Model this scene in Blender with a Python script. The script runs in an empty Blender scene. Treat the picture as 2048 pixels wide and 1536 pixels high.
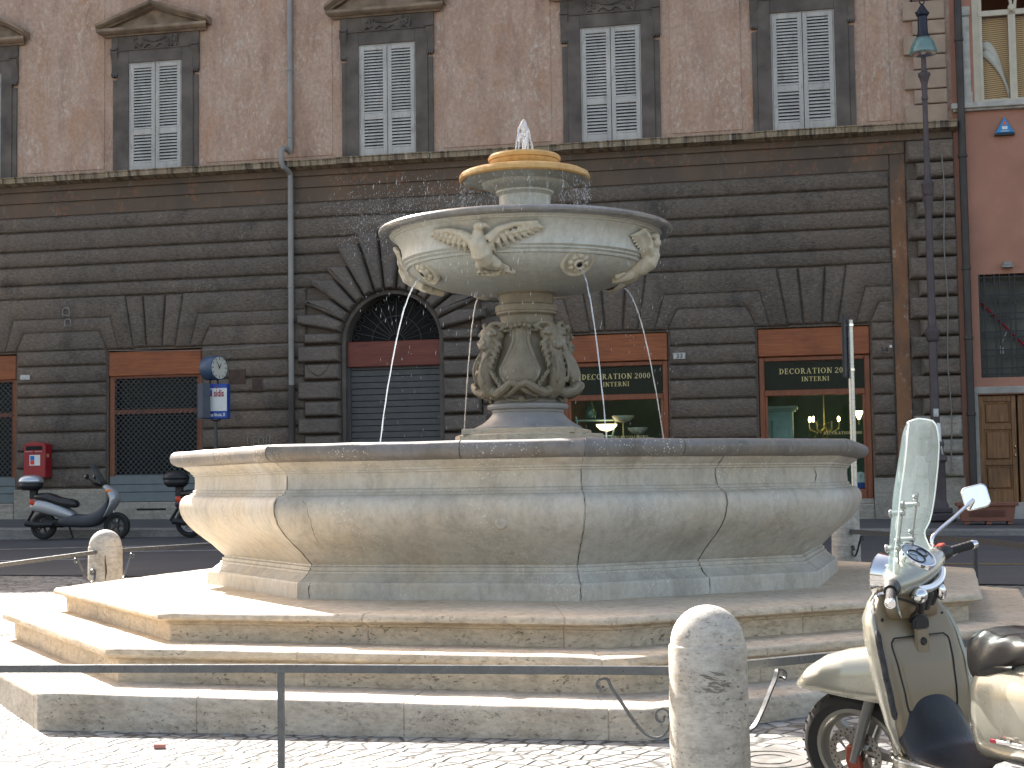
import bpy, bmesh, math, random
from math import sin, cos, pi, radians, sqrt, atan2, hypot
from mathutils import Vector, Matrix, noise as mnoise
random.seed(7)
SC = bpy.context.scene
COL = SC.collection
# ------------------------------------------------------------------ camera
cam_d = bpy.data.cameras.new("camera"); cam = bpy.data.objects.new("camera", cam_d); COL.objects.link(cam)
PITCH, ROLL = .0642, .0140
_F = Vector((0, cos(PITCH), sin(PITCH))); _U = Vector((0, -sin(PITCH), cos(PITCH))); _R = Vector((1, 0, 0))
_R2 = _R*cos(ROLL) - _U*sin(ROLL); _U2 = _R*sin(ROLL) + _U*cos(ROLL)
cam.matrix_world = Matrix(((_R2.x, _U2.x, -_F.x, 0), (_R2.y, _U2.y, -_F.y, 0), (_R2.z, _U2.z, -_F.z, 1.5), (0, 0, 0, 1)))
cam_d.sensor_fit = 'HORIZONTAL'; cam_d.sensor_width = 36.0; cam_d.lens = 36.0*3047/2048
cam_d.clip_start = .1; cam_d.clip_end = 600
SC.camera = cam
SC.render.resolution_x = 1024; SC.render.resolution_y = 768
# ------------------------------------------------------------------ light
SUN_AZ = radians(119.5); SUN_EL = radians(38.0)      # azimuth measured from +X towards +Y
w = bpy.data.worlds.new("World"); SC.world = w; w.use_nodes = True
nt = w.node_tree; nt.nodes.clear()
sky = nt.nodes.new('ShaderNodeTexSky'); sky.sky_type = 'NISHITA'; sky.sun_disc = False
sky.sun_elevation = SUN_EL; sky.sun_rotation = radians(90) - SUN_AZ
sky.air_density = 1.0; sky.dust_density = 3.5; sky.ozone_density = .6
bg = nt.nodes.new('ShaderNodeBackground'); bg.inputs[1].default_value = 0.11
wo = nt.nodes.new('ShaderNodeOutputWorld')
wb = nt.nodes.new('ShaderNodeMix'); wb.data_type = 'RGBA'; wb.blend_type = 'MULTIPLY'; wb.inputs[0].default_value = 1.; wb.inputs[7].default_value = (1.13, 1.0, .86, 1)
nt.links.new(sky.outputs[0], wb.inputs[6]); nt.links.new(wb.outputs[2], bg.inputs[0]); nt.links.new(bg.outputs[0], wo.inputs[0])
sun_d = bpy.data.lights.new("sun", 'SUN'); sun = bpy.data.objects.new("sun", sun_d); COL.objects.link(sun)
sun_d.energy = 5.0; sun_d.angle = radians(.53); sun_d.color = (1.0, .96, .90)
_s = Vector((cos(SUN_AZ)*cos(SUN_EL), sin(SUN_AZ)*cos(SUN_EL), sin(SUN_EL)))
sun.rotation_euler = _s.to_track_quat('Z', 'Y').to_euler(); sun.location = (-20, 40, 40)
SC.view_settings.view_transform = 'Standard'; SC.view_settings.look = 'None'
SC.view_settings.exposure = 1.92; SC.view_settings.gamma = 1.0
SC.cycles.max_bounces = 8; SC.cycles.transparent_max_bounces = 24
SC.cycles.use_denoising = True; SC.cycles.caustics_reflective = False; SC.cycles.caustics_refractive = False
SC.cycles.sample_clamp_indirect = 6.0
# ------------------------------------------------------------------ material helpers
class G:
    def __init__(s, name):
        s.m = bpy.data.materials.new(name); s.m.use_nodes = True
        s.t = s.m.node_tree; s.t.nodes.clear()
        s.o = s.t.nodes.new('ShaderNodeOutputMaterial')
        s.tc = s.t.nodes.new('ShaderNodeTexCoord').outputs['Object']
    def n(s, ty, ins=None, **kw):
        nd = s.t.nodes.new(ty)
        for k, v in kw.items(): setattr(nd, k, v)
        for k, v in (ins or {}).items():
            i = nd.inputs[k]
            if isinstance(v, bpy.types.NodeSocket): s.t.links.new(v, i)
            else:
                if i.type == 'RGBA' and hasattr(v, '__len__') and len(v) == 3: v = (*v, 1)
                i.default_value = v
        return nd
    def map(s, scale=(1, 1, 1), rot=(0, 0, 0), loc=(0, 0, 0)):
        return s.n('ShaderNodeMapping', {'Vector': s.tc, 'Scale': scale, 'Rotation': rot, 'Location': loc}).outputs[0]
    def noise(s, scale, detail=4, vec=None, rough=.55, dist=0.):
        return s.n('ShaderNodeTexNoise', {'Vector': vec or s.tc, 'Scale': scale, 'Detail': detail, 'Roughness': rough, 'Distortion': dist}).outputs[0]
    def vor(s, scale, vec=None, feature='F1', rnd=1., out=0, metric='EUCLIDEAN'):
        nd = s.n('ShaderNodeTexVoronoi', {'Vector': vec or s.tc, 'Scale': scale, 'Randomness': rnd}, feature=feature, distance=metric)
        return nd.outputs[out]
    def ramp(s, fac, stops, interp='LINEAR'):
        nd = s.n('ShaderNodeValToRGB', {'Fac': fac}); cr = nd.color_ramp; cr.interpolation = interp
        while len(cr.elements) < len(stops): cr.elements.new(.5)
        for e, (p, c) in zip(cr.elements, stops):
            e.position = p
            if not hasattr(c, '__len__'): c = (c, c, c)
            e.color = (*c[:3], 1)
        return nd.outputs[0]
    def mix(s, fac, a, b, mode='MIX'):
        nd = s.n('ShaderNodeMix', data_type='RGBA', blend_type=mode)
        for i, v in ((0, fac), (6, a), (7, b)):
            if isinstance(v, bpy.types.NodeSocket): s.t.links.new(v, nd.inputs[i])
            else: nd.inputs[i].default_value = v if not hasattr(v, '__len__') else (*v[:3], 1)
        return nd.outputs[2]
    def math(s, op, a, b=0.):
        nd = s.n('ShaderNodeMath', operation=op)
        for i, v in ((0, a), (1, b)):
            if isinstance(v, bpy.types.NodeSocket): s.t.links.new(v, nd.inputs[i])
            else: nd.inputs[i].default_value = v
        return nd.outputs[0]
    def bump(s, h, strength=.4, dist=.01, normal=None):
        ins = {'Height': h, 'Strength': strength, 'Distance': dist}
        if normal is not None: ins['Normal'] = normal
        return s.n('ShaderNodeBump', ins).outputs[0]
    def out(s, color, rough=.8, normal=None, metal=0., spec=.35, **kw):
        ins = {'Base Color': color, 'Roughness': rough, 'Metallic': metal, 'Specular IOR Level': spec}
        if normal is not None: ins['Normal'] = normal
        ins.update(kw)
        p = s.n('ShaderNodeBsdfPrincipled', ins)
        s.t.links.new(p.outputs[0], s.o.inputs[0]); return s.m
def lerp3(a, b, t): return tuple(a[i]*(1-t)+b[i]*t for i in range(3))
def plain(name, col, rough=.6, metal=0., var=.12, nscale=6., bump=.0, coat=0., spec=.4):
    g = G(name)
    nz = g.noise(nscale, 5)
    c = g.ramp(nz, [(.25, tuple(v*(1-var) for v in col)), (.75, tuple(min(1, v*(1+var)) for v in col))])
    nrm = g.bump(g.noise(nscale*12, 4), bump, .003) if bump else None
    r = g.ramp(g.noise(nscale*1.7, 4), [(.3, max(0, rough-.08)), (.7, min(1, rough+.08))])
    kw = {'Coat Weight': coat, 'Coat Roughness': .06} if coat else {}
    return g.out(c, r, nrm, metal, spec, **kw)
M = {}
def stucco_upper():
    g = G('ochre_stucco')
    v = g.map((1, 1, .45)); big = g.noise(.55, 5, v, .6); med = g.noise(2.2, 6, v, .65); fine = g.noise(14, 5, g.map((1, 1, .5)), .7)
    c = g.ramp(big, [(.28, (.36, .235, .18)), (.5, (.42, .275, .20)), (.72, (.42, .295, .23))])
    c = g.mix(g.ramp(med, [(.42, 0.), (.66, .55)]), c, (.50, .385, .315))
    c = g.mix(g.ramp(g.noise(3.1, 6, g.map((1, 1, .22), loc=(7, 3, 1)), .7), [(.50, 0.), (.68, .6)]), c, (.27, .18, .145))
    pe = g.math('MULTIPLY', g.ramp(g.noise(1.3, 4, g.map((1, 1, .6), loc=(3, 0, 5)), .6), [(.44, 0.), (.58, 1.)]), g.ramp(g.noise(13, 9, g.map((1, 1, .45)), .82), [(.51, 0.), (.61, .85)]))
    c = g.mix(pe, c, (.56, .48, .41))
    ru = g.math('MULTIPLY', g.ramp(g.noise(2.1, 4, g.map((1, 1, .3), loc=(1, 2, 9)), .6), [(.58, 0.), (.72, .8)]), fine)
    c = g.mix(ru, c, (.42, .17, .07))
    c = g.mix(1., c, g.ramp(g.noise(17, 8, g.map((1., 1., .8), loc=(5, 9, 2)), .8), [(.36, .80), (.50, 1.), (.66, 1.22)]), 'MULTIPLY')
    nr = g.bump(fine, .5, .012, g.bump(pe, .3, .006))
    return g.out(c, .9, nr, spec=.2)
def stucco_lower(name='dark_rustication', tint=1., sc=1., light=.0, rough=.88, spec=.25):
    g = G(name)
    v = g.map((1, 1, .55)); big = g.noise(.5, 5, v, .6); med = g.noise(3.0*sc, 6, None, .65); fine = g.noise(26*sc, 6, g.map((1, 1, 1.6)), .72)
    c = g.ramp(big, [(.3, tuple(q*tint for q in (.118, .100, .085))), (.52, tuple(q*tint for q in (.168, .134, .108))), (.75, tuple(q*tint for q in (.215, .158, .118)))])
    c = g.mix(g.ramp(med, [(.40, 0.), (.72, .55)]), c, tuple(q*tint for q in (.175, .150, .125)))
    c = g.mix(g.ramp(g.noise(1.5, 5, g.map(loc=(4, 4, 4)), .6), [(.55, 0.), (.75, .7)]), c, tuple(q*tint for q in (.055, .050, .047)))
    sp = g.math('MULTIPLY', g.ramp(g.noise(1.1, 4, g.map(loc=(9, 1, 2))), [(.50, 0.), (.66, 1.)]), g.ramp(g.noise(20, 6, g.map((1, 1, .7)), .8), [(.56, 0.), (.64, .85+light)]))
    c = g.mix(sp, c, (.33, .29, .245))
    ps = g.math('MULTIPLY', g.ramp(g.noise(1.7, 3, g.map((1, 1, .8), loc=(2, 5, 7))), [(.66, 0.), (.72, 1.)]), g.ramp(med, [(.54, 0.), (.60, .5)]))
    c = g.mix(ps, c, (.21, .115, .08))
    c = g.mix(1., c, g.ramp(g.noise(22*sc, 7, g.map((.55, .55, 1.5), loc=(5, 9, 2)), .8), [(.36, .62), (.50, 1.), (.66, 1.45)]), 'MULTIPLY')
    nr = g.bump(fine, 1., .032, g.bump(med, .6, .04))
    return g.out(c, rough, nr, spec=spec)
def travertine(name='travertine', base=(.56, .465, .345), dark=(.33, .25, .165), grey=(.47, .41, .33), pits=True, dirt=.6, sc=1., drip=False):
    g = G(name)
    lay = g.noise(3.2*sc, 6, g.map((.35, .35, 4.5)), .6)
    c = g.ramp(lay, [(.3, lerp3(base, dark, .45)), (.5, base), (.72, tuple(min(1, v*1.12) for v in base))])
    c = g.mix(g.ramp(g.noise(1.1*sc, 5, g.map(loc=(5, 5, 5))), [(.42, 0.), (.66, .8)]), c, grey)
    st = g.math('MULTIPLY', g.ramp(g.noise(2.3*sc, 6, g.map((1, 1, 1.3), loc=(1, 8, 3)), .7), [(.48, 0.), (.66, dirt)]), g.noise(9*sc, 5))
    c = g.mix(st, c, dark)
    st2 = g.ramp(g.noise(5.5*sc, 7, g.map((1, 1, 2.0), loc=(11, 8, 3)), .75), [(.60, 0.), (.74, dirt*.9)])
    c = g.mix(st2, c, (.17, .14, .10))
    if drip:
        c = g.mix(g.ramp(g.noise(6., 6, g.map((1.6, .3, .12), loc=(3, 3, 3)), .75), [(.47, 0.), (.60, .85)]), c, (.060, .047, .036))
        c = g.mix(g.ramp(g.noise(5., 6, g.map((1.4, .3, .15), loc=(9, 3, 3)), .7), [(.56, 0.), (.64, .6)]), c, (.50, .45, .36))
    c = g.mix(1., c, g.ramp(g.noise(24*sc, 8, g.map((.6, .6, 1.3), loc=(5, 9, 2)), .8), [(.34, .68), (.50, 1.), (.66, 1.22)]), 'MULTIPLY')
    nr = g.bump(g.noise(40, 4), .25, .004)
    if pits:
        pz = g.noise(52*sc, 4, g.map((.6, .6, 1.3)), .65)
        pg = g.ramp(g.noise(2.6*sc, 3, g.map((1, 1, 2.4), loc=(2, 2, 2))), [(.40, 0.), (.62, 1.)])
        pit = g.math('MULTIPLY', g.ramp(pz, [(.60, 0.), (.68, .8)]), pg)
        c = g.mix(pit, c, (.17, .135, .10))
        nr = g.bump(g.math('SUBTRACT', 1., pit), .8, .012, nr)
    return g.out(c, .72, nr, spec=.3)
def marble(name='weathered_marble', base=(.52, .50, .45), warm=(.50, .45, .36), dirt=(.26, .235, .195), streak=.5, rough=.55, speck=True):
    g = G(name)
    c = g.ramp(g.noise(1.2, 5, g.map((1, 1, 1.5)), .6), [(.32, warm), (.6, base)])
    c = g.mix(g.ramp(g.noise(4.0, 6, g.map((1, 1, .18), rot=(0, .18, 0)), .65), [(.48, 0.), (.72, streak)]), c, lerp3(base, dirt, .75))
    c = g.mix(g.ramp(g.noise(2.6, 7, g.map(loc=(3, 6, 1)), .7), [(.56, 0.), (.74, .55)]), c, dirt)
    c = g.mix(g.ramp(g.noise(9, 7, g.map((1, 1, .4), loc=(2, 6, 9)), .75), [(.58, 0.), (.76, .4)]), c, (.62, .60, .56))
    if speck:
        sm = g.ramp(g.noise(2.0, 3, g.map(loc=(8, 3, 3))), [(.50, 0.), (.62, 1.)])
        sk = g.math('MULTIPLY', sm, g.ramp(g.vor(46, None), [(.16, 1.), (.26, 0.)]))
        c = g.mix(sk, c, (.68, .64, .56))
    c = g.mix(1., c, g.ramp(g.noise(20, 8, g.map((1., 1., .6), loc=(5, 9, 2)), .8), [(.34, .80), (.50, 1.), (.66, 1.14)]), 'MULTIPLY')
    nr = g.bump(g.noise(60, 4), .2, .003, g.bump(g.noise(6, 5), .25, .012))
    return g.out(c, rough, nr, spec=.4)
def cobbles():
    g = G('basalt_cobbles')
    # slanted rows of squarish setts
    wob = g.n('ShaderNodeVectorMath', {0: g.tc, 1: g.n('ShaderNodeVectorMath', {0: g.n('ShaderNodeTexNoise', {'Vector': g.tc, 'Scale': .9, 'Detail': 2}).outputs[1], 1: (.28, .28, 0)}, operation='MULTIPLY').outputs[0]}, operation='ADD').outputs[0]
    mp = g.n('ShaderNodeMapping', {'Vector': wob, 'Rotation': (0, 0, radians(38)), 'Scale': (1, 1, 0)}).outputs[0]
    ed = g.vor(9.4, mp, 'DISTANCE_TO_EDGE', .6)
    cell = g.n('ShaderNodeTexVoronoi', {'Vector': mp, 'Scale': 9.4, 'Randomness': .6}).outputs[1]
    gap = g.ramp(ed, [(.03, 0.), (.11, 1.)])
    dome = g.ramp(ed, [(.0, 0.), (.16, .75), (.42, 1.)], 'EASE')
    tone = g.n('ShaderNodeSeparateColor', {0: cell}).outputs[0]
    sc_ = g.ramp(tone, [(0., (.17, .17, .168)), (.5, (.26, .26, .255)), (1., (.38, .38, .37))])
    sc_ = g.mix(g.ramp(g.noise(22, 5), [(.4, 0.), (.7, .45)]), sc_, (.16, .155, .15))
    dirt = g.ramp(g.noise(.8, 5, g.map(loc=(4, 2, 0))), [(.44, 0.), (.60, .75)])
    sc_ = g.mix(dirt, sc_, (.24, .23, .21))
    c = g.mix(gap, (.06, .056, .05), sc_)
    c = g.mix(g.math('MULTIPLY', g.ramp(g.noise(1.6, 5, g.map(loc=(1, 7, 0)), .7), [(.52, 0.), (.66, .7)]), g.ramp(gap, [(0., 1.), (1., .35)])), c, (.36, .33, .28))
    nr = g.bump(dome, .9, .02, g.bump(g.noise(55, 4), .4, .004))
    return g.out(c, .75, nr, spec=.35)
def asphalt():
    g = G('worn_asphalt')
    c = g.ramp(g.noise(.35, 6, g.map((1, 2.2, 1)), .6), [(.3, (.050, .052, .058)), (.7, (.078, .078, .082))])
    c = g.mix(g.ramp(g.noise(180, 2), [(.5, 0.), (.75, .5)]), c, (.16, .16, .16))
    c = g.mix(g.ramp(g.noise(1.1, 5, g.map((.4, 1.6, 1), loc=(2, 3, 0))), [(.56, 0.), (.68, .5)]), c, (.10, .10, .105))
    return g.out(c, .8, g.bump(g.noise(150, 3), .5, .004), spec=.3)
def wood(name, a, b, sc=1., axis=0, rough=.45):
    g = G(name)
    s = [14, 14, 14]; s[axis] = .9
    gr = g.noise(2.2*sc, 6, g.map(tuple(s)), .6, .6)
    c = g.ramp(gr, [(.3, a), (.68, b)])
    c = g.mix(g.ramp(g.noise(1.6, 5), [(.45, 0.), (.75, .5)]), c, tuple(v*.45 for v in a))
    return g.out(c, rough, g.bump(gr, .15, .004), spec=.4)
def shutter_paint():
    g = G('faded_grey_shutter_paint')
    c = g.ramp(g.noise(3, 6, g.map((1, 1, .3)), .65), [(.3, (.37, .355, .335)), (.7, (.52, .50, .465))])
    c = g.mix(g.ramp(g.noise(9, 7, g.map((1, 1, .35), loc=(2, 2, 2)), .75), [(.54, 0.), (.68, .7)]), c, (.25, .235, .215))
    return g.out(c, .75, g.bump(g.noise(30, 5, g.map((1, 1, .2))), .3, .003), spec=.3)
def glassy(name, tint=(.9, .93, .93), refl=.12, haze=0., hcol=(.5, .5, .5), rough=.02):
    g = G(name)
    tr = g.n('ShaderNodeBsdfTransparent', {'Color': tint}); gl = g.n('ShaderNodeBsdfGlossy', {'Color': (1, 1, 1), 'Roughness': rough})
    lw = g.n('ShaderNodeLayerWeight', {'Blend': .25}).outputs[0]
    f = g.math('ADD', g.math('MULTIPLY', lw, .28), refl)
    m1 = g.n('ShaderNodeMixShader', {0: f, 1: tr.outputs[0], 2: gl.outputs[0]})
    last = m1
    if haze:
        df = g.n('ShaderNodeBsdfDiffuse', {'Color': hcol}); tl = g.n('ShaderNodeBsdfTranslucent', {'Color': hcol})
        md = g.n('ShaderNodeMixShader', {0: .5, 1: df.outputs[0], 2: tl.outputs[0]})
        hz = g.math('MULTIPLY', g.ramp(g.noise(5, 3), [(.35, .75), (.7, 1.)]), haze)
        last = g.n('ShaderNodeMixShader', {0: hz, 1: m1.outputs[0], 2: md.outputs[0]})
    g.t.links.new(last.outputs[0], g.o.inputs[0]); return g.m
def emit(name, col, st):
    g = G(name); e = g.n('ShaderNodeEmission', {'Color': col, 'Strength': st}); g.t.links.new(e.outputs[0], g.o.inputs[0]); return g.m
M['stucco'] = stucco_upper(); M['rust'] = stucco_lower(); M['vous'] = stucco_lower('sooty_voussoir_stone', .80, 1., .35, .5, .6)
M['quoin'] = stucco_lower('quoin_stucco', 1.15, 1.3)
M['uquoin'] = plain('pale_quoin_stucco', (.36, .27, .205), .9, var=.2, nscale=3, bump=.5)
M['surround'] = plain('dark_window_stone', (.110, .092, .080), .8, var=.45, nscale=2.4, bump=.6)
M['pediment'] = plain('brown_pediment_stone', (.235, .175, .125), .88, var=.5, nscale=3.2, bump=.6)
M['ledge'] = travertine('stained_ledge_travertine', (.34, .265, .175), (.13, .095, .065), (.25, .20, .145), dirt=1., sc=1.4, drip=True)
M['plinth'] = travertine('plinth_travertine', (.36, .32, .265), (.14, .12, .10), (.26, .24, .21), dirt=.9)
M['trav'] = travertine('step_travertine'); M['trav_low'] = travertine('grey_step_travertine', (.51, .445, .36), (.29, .23, .165), (.46, .42, .36), dirt=.9)
M['bollard'] = travertine('bollard_travertine', (.50, .455, .385), (.22, .18, .13), (.44, .42, .385), dirt=.85, sc=1.5)
M['marble'] = marble(base=(.50, .48, .435), warm=(.49, .43, .335), dirt=(.235, .21, .17), streak=.7); M['rimmarble'] = marble('sooty_rim_marble', (.185, .18, .178), (.22, .19, .155), (.10, .085, .07), .9)
M['bowlmarble'] = marble('white_bowl_marble', (.52, .53, .495), (.50, .475, .41), (.42, .405, .36), .35, .5, False)
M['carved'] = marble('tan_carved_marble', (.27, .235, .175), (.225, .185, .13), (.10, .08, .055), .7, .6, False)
M['relief'] = marble('creamy_relief_marble', (.56, .51, .41), (.50, .44, .33), (.27, .22, .15), .3, .6, False)
M['orange'] = marble('orange_limescale_marble', (.62, .36, .12), (.66, .44, .20), (.45, .21, .06), .4, .35, False)
M['cobble'] = cobbles(); M['asphalt'] = asphalt()
M['kerb'] = travertine('kerb_stone', (.22, .21, .195), (.10, .09, .08), (.17, .165, .16), pits=False, dirt=.8)
M['walk'] = plain('dark_pavement', (.085, .084, .085), .85, var=.25, nscale=2, bump=.4)
M['shutpaint'] = shutter_paint()
M['woodsign'] = wood('varnished_orange_wood', (.19, .048, .014), (.34, .10, .03)); M['woodframe'] = wood('reddish_frame_wood', (.17, .050, .020), (.27, .085, .035), axis=2)
M['woodred'] = wood('dark_red_wood', (.115, .022, .014), (.19, .045, .028)); M['door'] = wood('brown_door_wood', (.13, .055, .020), (.30, .15, .06), axis=2)
M['metal_shutter'] = plain('grey_roller_metal', (.085, .085, .083), .6, .1, .15); M['metal_teal'] = plain('dull_teal_metal', (.15, .175, .18), .6, .1, .12)
M['iron'] = plain('dark_grey_painted_iron', (.05, .052, .055), .42, .0, .2, 20, .2, spec=.5); M['ironlight'] = plain('grey_painted_iron', (.11, .115, .12), .32, .3, .2, 20, .1, spec=.6)
M['black'] = plain('black_plastic', (.018, .018, .02), .45, 0, .2, 20, .1); M['rubber'] = plain('tyre_rubber', (.022, .021, .021), .8, 0, .25, 20, .3)
M['chrome'] = plain('chrome', (.75, .75, .76), .12, 1., .05); M['steel'] = plain('brushed_steel', (.42, .42, .41), .35, .9, .1, 20)
M['zinc'] = plain('galvanised_pipe', (.27, .26, .245), .6, .1, .15, 3)
M['darkpipe'] = plain('brown_cast_pipe', (.060, .052, .048), .6, .2, .25, 3); M['lampiron'] = plain('violet_brown_cast_iron', (.085, .068, .072), .55, .2, .2, 5, .2)
M['redwall'] = plain('brick_red_stucco', (.40, .20, .14), .9, 0, .16, 1.3, .35)
M['dark'] = plain('dark_interior', (.012, .012, .012), .9); M['teal'] = plain('teal_interior_wall', (.10, .21, .20), .8, 0, .4, 1.2)
M['glass'] = glassy('shop_glass', (.85, .92, .9), .0); M['cream'] = plain('cream_window_paint', (.52, .47, .37), .6, 0, .1)
M['white'] = plain('white_paint', (.72, .72, .70), .5, 0, .05); M['gold'] = plain('gold_lettering', (.62, .52, .22), .5, .0, .05)
M['water'] = glassy('falling_water', (.93, .95, .97), .25, .35, (.85, .88, .92), .05)
M['pool'] = G('basin_water').out((.03, .045, .045), .06, spec=.5)
M['postred'] = plain('post_box_red', (.30, .012, .022), .35, 0, .08, 5, 0, .4); M['blue'] = plain('sign_blue', (.02, .07, .33), .45, 0, .05)
M['redink'] = plain('dark_red_print', (.33, .02, .04), .5, 0, .05); M['terracotta'] = plain('terracotta', (.23, .095, .065), .75, 0, .15, 5, .2)
M['groove'] = plain('joint_dirt', (.05, .043, .036), .95)
# ------------------------------------------------------------------ object helpers
def link(o, parent=None):
    COL.objects.link(o)
    if parent is not None: o.parent = parent
    return o
def tag(o, label=None, cat=None, group=None, kind=None):
    if label: o['label'] = label
    if cat: o['category'] = cat
    if group: o['group'] = group
    if kind: o['kind'] = kind
    return o
def empty(name, loc=(0, 0, 0), rot=(0, 0, 0), label=None, cat=None, group=None):
    o = bpy.data.objects.new(name, None); o.location = loc; o.rotation_euler = rot; o.empty_display_size = .1
    link(o); return tag(o, label, cat, group)
class MB:
    """collects geometry, links it as one mesh"""
    def __init__(s): s.v = []; s.f = []; s.mi = []; s.sm = []; s.mats = []; s.X = None; s.cur = 0
    def use(s, mat):
        if mat not in s.mats: s.mats.append(mat)
        s.cur = s.mats.index(mat); return s
    def add(s, vs, fs, smooth=True):
        b = len(s.v)
        for p in vs:
            p = Vector(p); s.v.append(s.X @ p if s.X is not None else p)
        for f in fs: s.f.append([b+i for i in f]); s.mi.append(s.cur); s.sm.append(smooth)
        return s
    def box(s, a, b, ch=0.):
        (x0, y0, z0), (x1, y1, z1) = a, b
        if x0 > x1: x0, x1 = x1, x0
        if y0 > y1: y0, y1 = y1, y0
        if z0 > z1: z0, z1 = z1, z0
        if ch <= 0:
            return s.add([(x0, y0, z0), (x1, y0, z0), (x1, y1, z0), (x0, y1, z0), (x0, y0, z1), (x1, y0, z1), (x1, y1, z1), (x0, y1, z1)],
                         [(3, 2, 1, 0), (4, 5, 6, 7), (0, 1, 5, 4), (1, 2, 6, 5), (2, 3, 7, 6), (3, 0, 4, 7)], False)
        c = min(ch, (x1-x0)/2.01, (y1-y0)/2.01, (z1-z0)/2.01); vs = []; idx = {}
        for ax in range(3):
            for sx in (0, 1):
                for sy in (0, 1):
                    for sz in (0, 1):
                        p = [x1 if sx else x0, y1 if sy else y0, z1 if sz else z0]
                        for k, sg in enumerate((sx, sy, sz)):
                            if k != ax: p[k] += -c if sg else c
                        idx[(ax, sx, sy, sz)] = len(vs); vs.append(tuple(p))
        fs = []
        for ax in range(3):
            for sg in (0, 1):
                q = []
                for a_, b_ in ((0, 0), (1, 0), (1, 1), (0, 1)):
                    t = [0, 0, 0]; t[ax] = sg; t[(ax+1) % 3] = a_; t[(ax+2) % 3] = b_; q.append(idx[(ax, *t)])
                fs.append(q if sg else q[::-1])
        for ax in range(3):
            for a_ in (0, 1):
                for b_ in (0, 1):
                    q = []
                    for e, o_ in ((1, 0), (1, 1), (2, 1), (2, 0)):
                        t = [0, 0, 0]; t[ax] = o_; t[(ax+1) % 3] = a_; t[(ax+2) % 3] = b_; q.append(idx[((ax+e) % 3, *t)])
                    fs.append(q if a_ == b_ else q[::-1])
        for sx in (0, 1):
            for sy in (0, 1):
                for sz in (0, 1):
                    q = [idx[(k, sx, sy, sz)] for k in range(3)]
                    fs.append(q if (sx+sy+sz) % 2 else q[::-1])
        return s.add(vs, fs, False)
    def prism(s, poly, y0, y1, bev=0., smooth=False, cap=True, back=False, rd=0, ry=None):
        """poly in (x,z); front faces -Y at y1 (smaller y), sides from y0 to y1"""
        n = len(poly)
        A = sum(poly[i][0]*poly[(i+1) % n][1]-poly[(i+1) % n][0]*poly[i][1] for i in range(n))
        if A < 0: poly = poly[::-1]
        vs = [(x, y0, z) for x, z in poly]; rings = [(y0, poly)]
        if rd:
            for i in range(rd+1):
                a = pi/2*i/rd; rings.append((y1+(ry or bev)*(1-sin(a)), inset(poly, bev*(1-cos(a))) if i else poly))
            rings.append((y1-.0005, inset(poly, bev*1.15)))
            smooth = True
        elif bev > 0:
            rings.append((y1 + (bev if y1 < y0 else -bev), poly)); rings.append((y1, inset(poly, bev)))
        else: rings.append((y1, poly))
        vs = []; fs = []
        for y, pl in rings: vs += [(x, y, z) for x, z in pl]
        for r in range(len(rings)-1):
            for i in range(n):
                j = (i+1) % n; fs.append((r*n+i, r*n+j, (r+1)*n+j, (r+1)*n+i))
        if cap: fs.append([(len(rings)-1)*n+i for i in range(n)])
        if back: fs.append([i for i in range(n)][::-1])
        if y1 > y0: fs = [tuple(f)[::-1] for f in fs]
        return s.add(vs, fs, smooth)
    def lathe(s, prof, c=(0, 0, 0), seg=48, smooth=True, a0=0., a1=2*pi, fn=None):
        full = abs(a1-a0-2*pi) < 1e-6; n = seg if full else seg+1
        vs = []; fs = []
        for i in range(n):
            a = a0+(a1-a0)*i/seg
            for r, z in prof:
                k = fn(a, z) if fn else 1.
                vs.append((c[0]+r*k*cos(a), c[1]+r*k*sin(a), c[2]+z))
        m = len(prof)
        for i in range(seg):
            j = (i+1) % n
            for k in range(m-1): fs.append((i*m+k, j*m+k, j*m+k+1, i*m+k+1))
        return s.add(vs, fs, smooth)
    def tube(s, pts, r, seg=10, caps=True, smooth=True, flat=None):
        pts = [Vector(p) for p in pts]; n = len(pts); vs = []; fs = []
        rr = r if hasattr(r, '__len__') else [r]*n
        t0 = (pts[1]-pts[0]).normalized(); up = Vector((0, 0, 1)) if abs(t0.z) < .9 else Vector((1, 0, 0))
        nx = t0.cross(up).normalized()
        for i, p in enumerate(pts):
            t = (pts[min(i+1, n-1)]-pts[max(i-1, 0)]).normalized()
            nx = (nx - t*nx.dot(t))
            nx = nx.normalized() if nx.length > 1e-6 else t.orthogonal().normalized()
            ny = t.cross(nx)
            for k in range(seg):
                a = 2*pi*k/seg
                vs.append(p+nx*cos(a)*rr[i]*(flat[0] if flat else 1)+ny*sin(a)*rr[i]*(flat[1] if flat else 1))
        for i in range(n-1):
            for k in range(seg):
                k2 = (k+1) % seg; fs.append((i*seg+k, i*seg+k2, (i+1)*seg+k2, (i+1)*seg+k))
        if caps: fs.append([k for k in range(seg)][::-1]); fs.append([(n-1)*seg+k for k in range(seg)])
        return s.add(vs, fs, smooth)
    def ball(s, c, r, seg=14, ring=9, rot=None):
        rx, ry, rz = r if hasattr(r, '__len__') else (r, r, r); vs = []; fs = []; c = Vector(c)
        for i in range(ring+1):
            ph = pi*i/ring
            for k in range(seg):
                a = 2*pi*k/seg; p = Vector((rx*sin(ph)*cos(a), ry*sin(ph)*sin(a), rz*cos(ph)))
                vs.append(c+(rot @ p if rot else p))
        for i in range(ring):
            for k in range(seg):
                k2 = (k+1) % seg; fs.append((i*seg+k, (i+1)*seg+k, (i+1)*seg+k2, i*seg+k2))
        return s.add(vs, fs)
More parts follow.
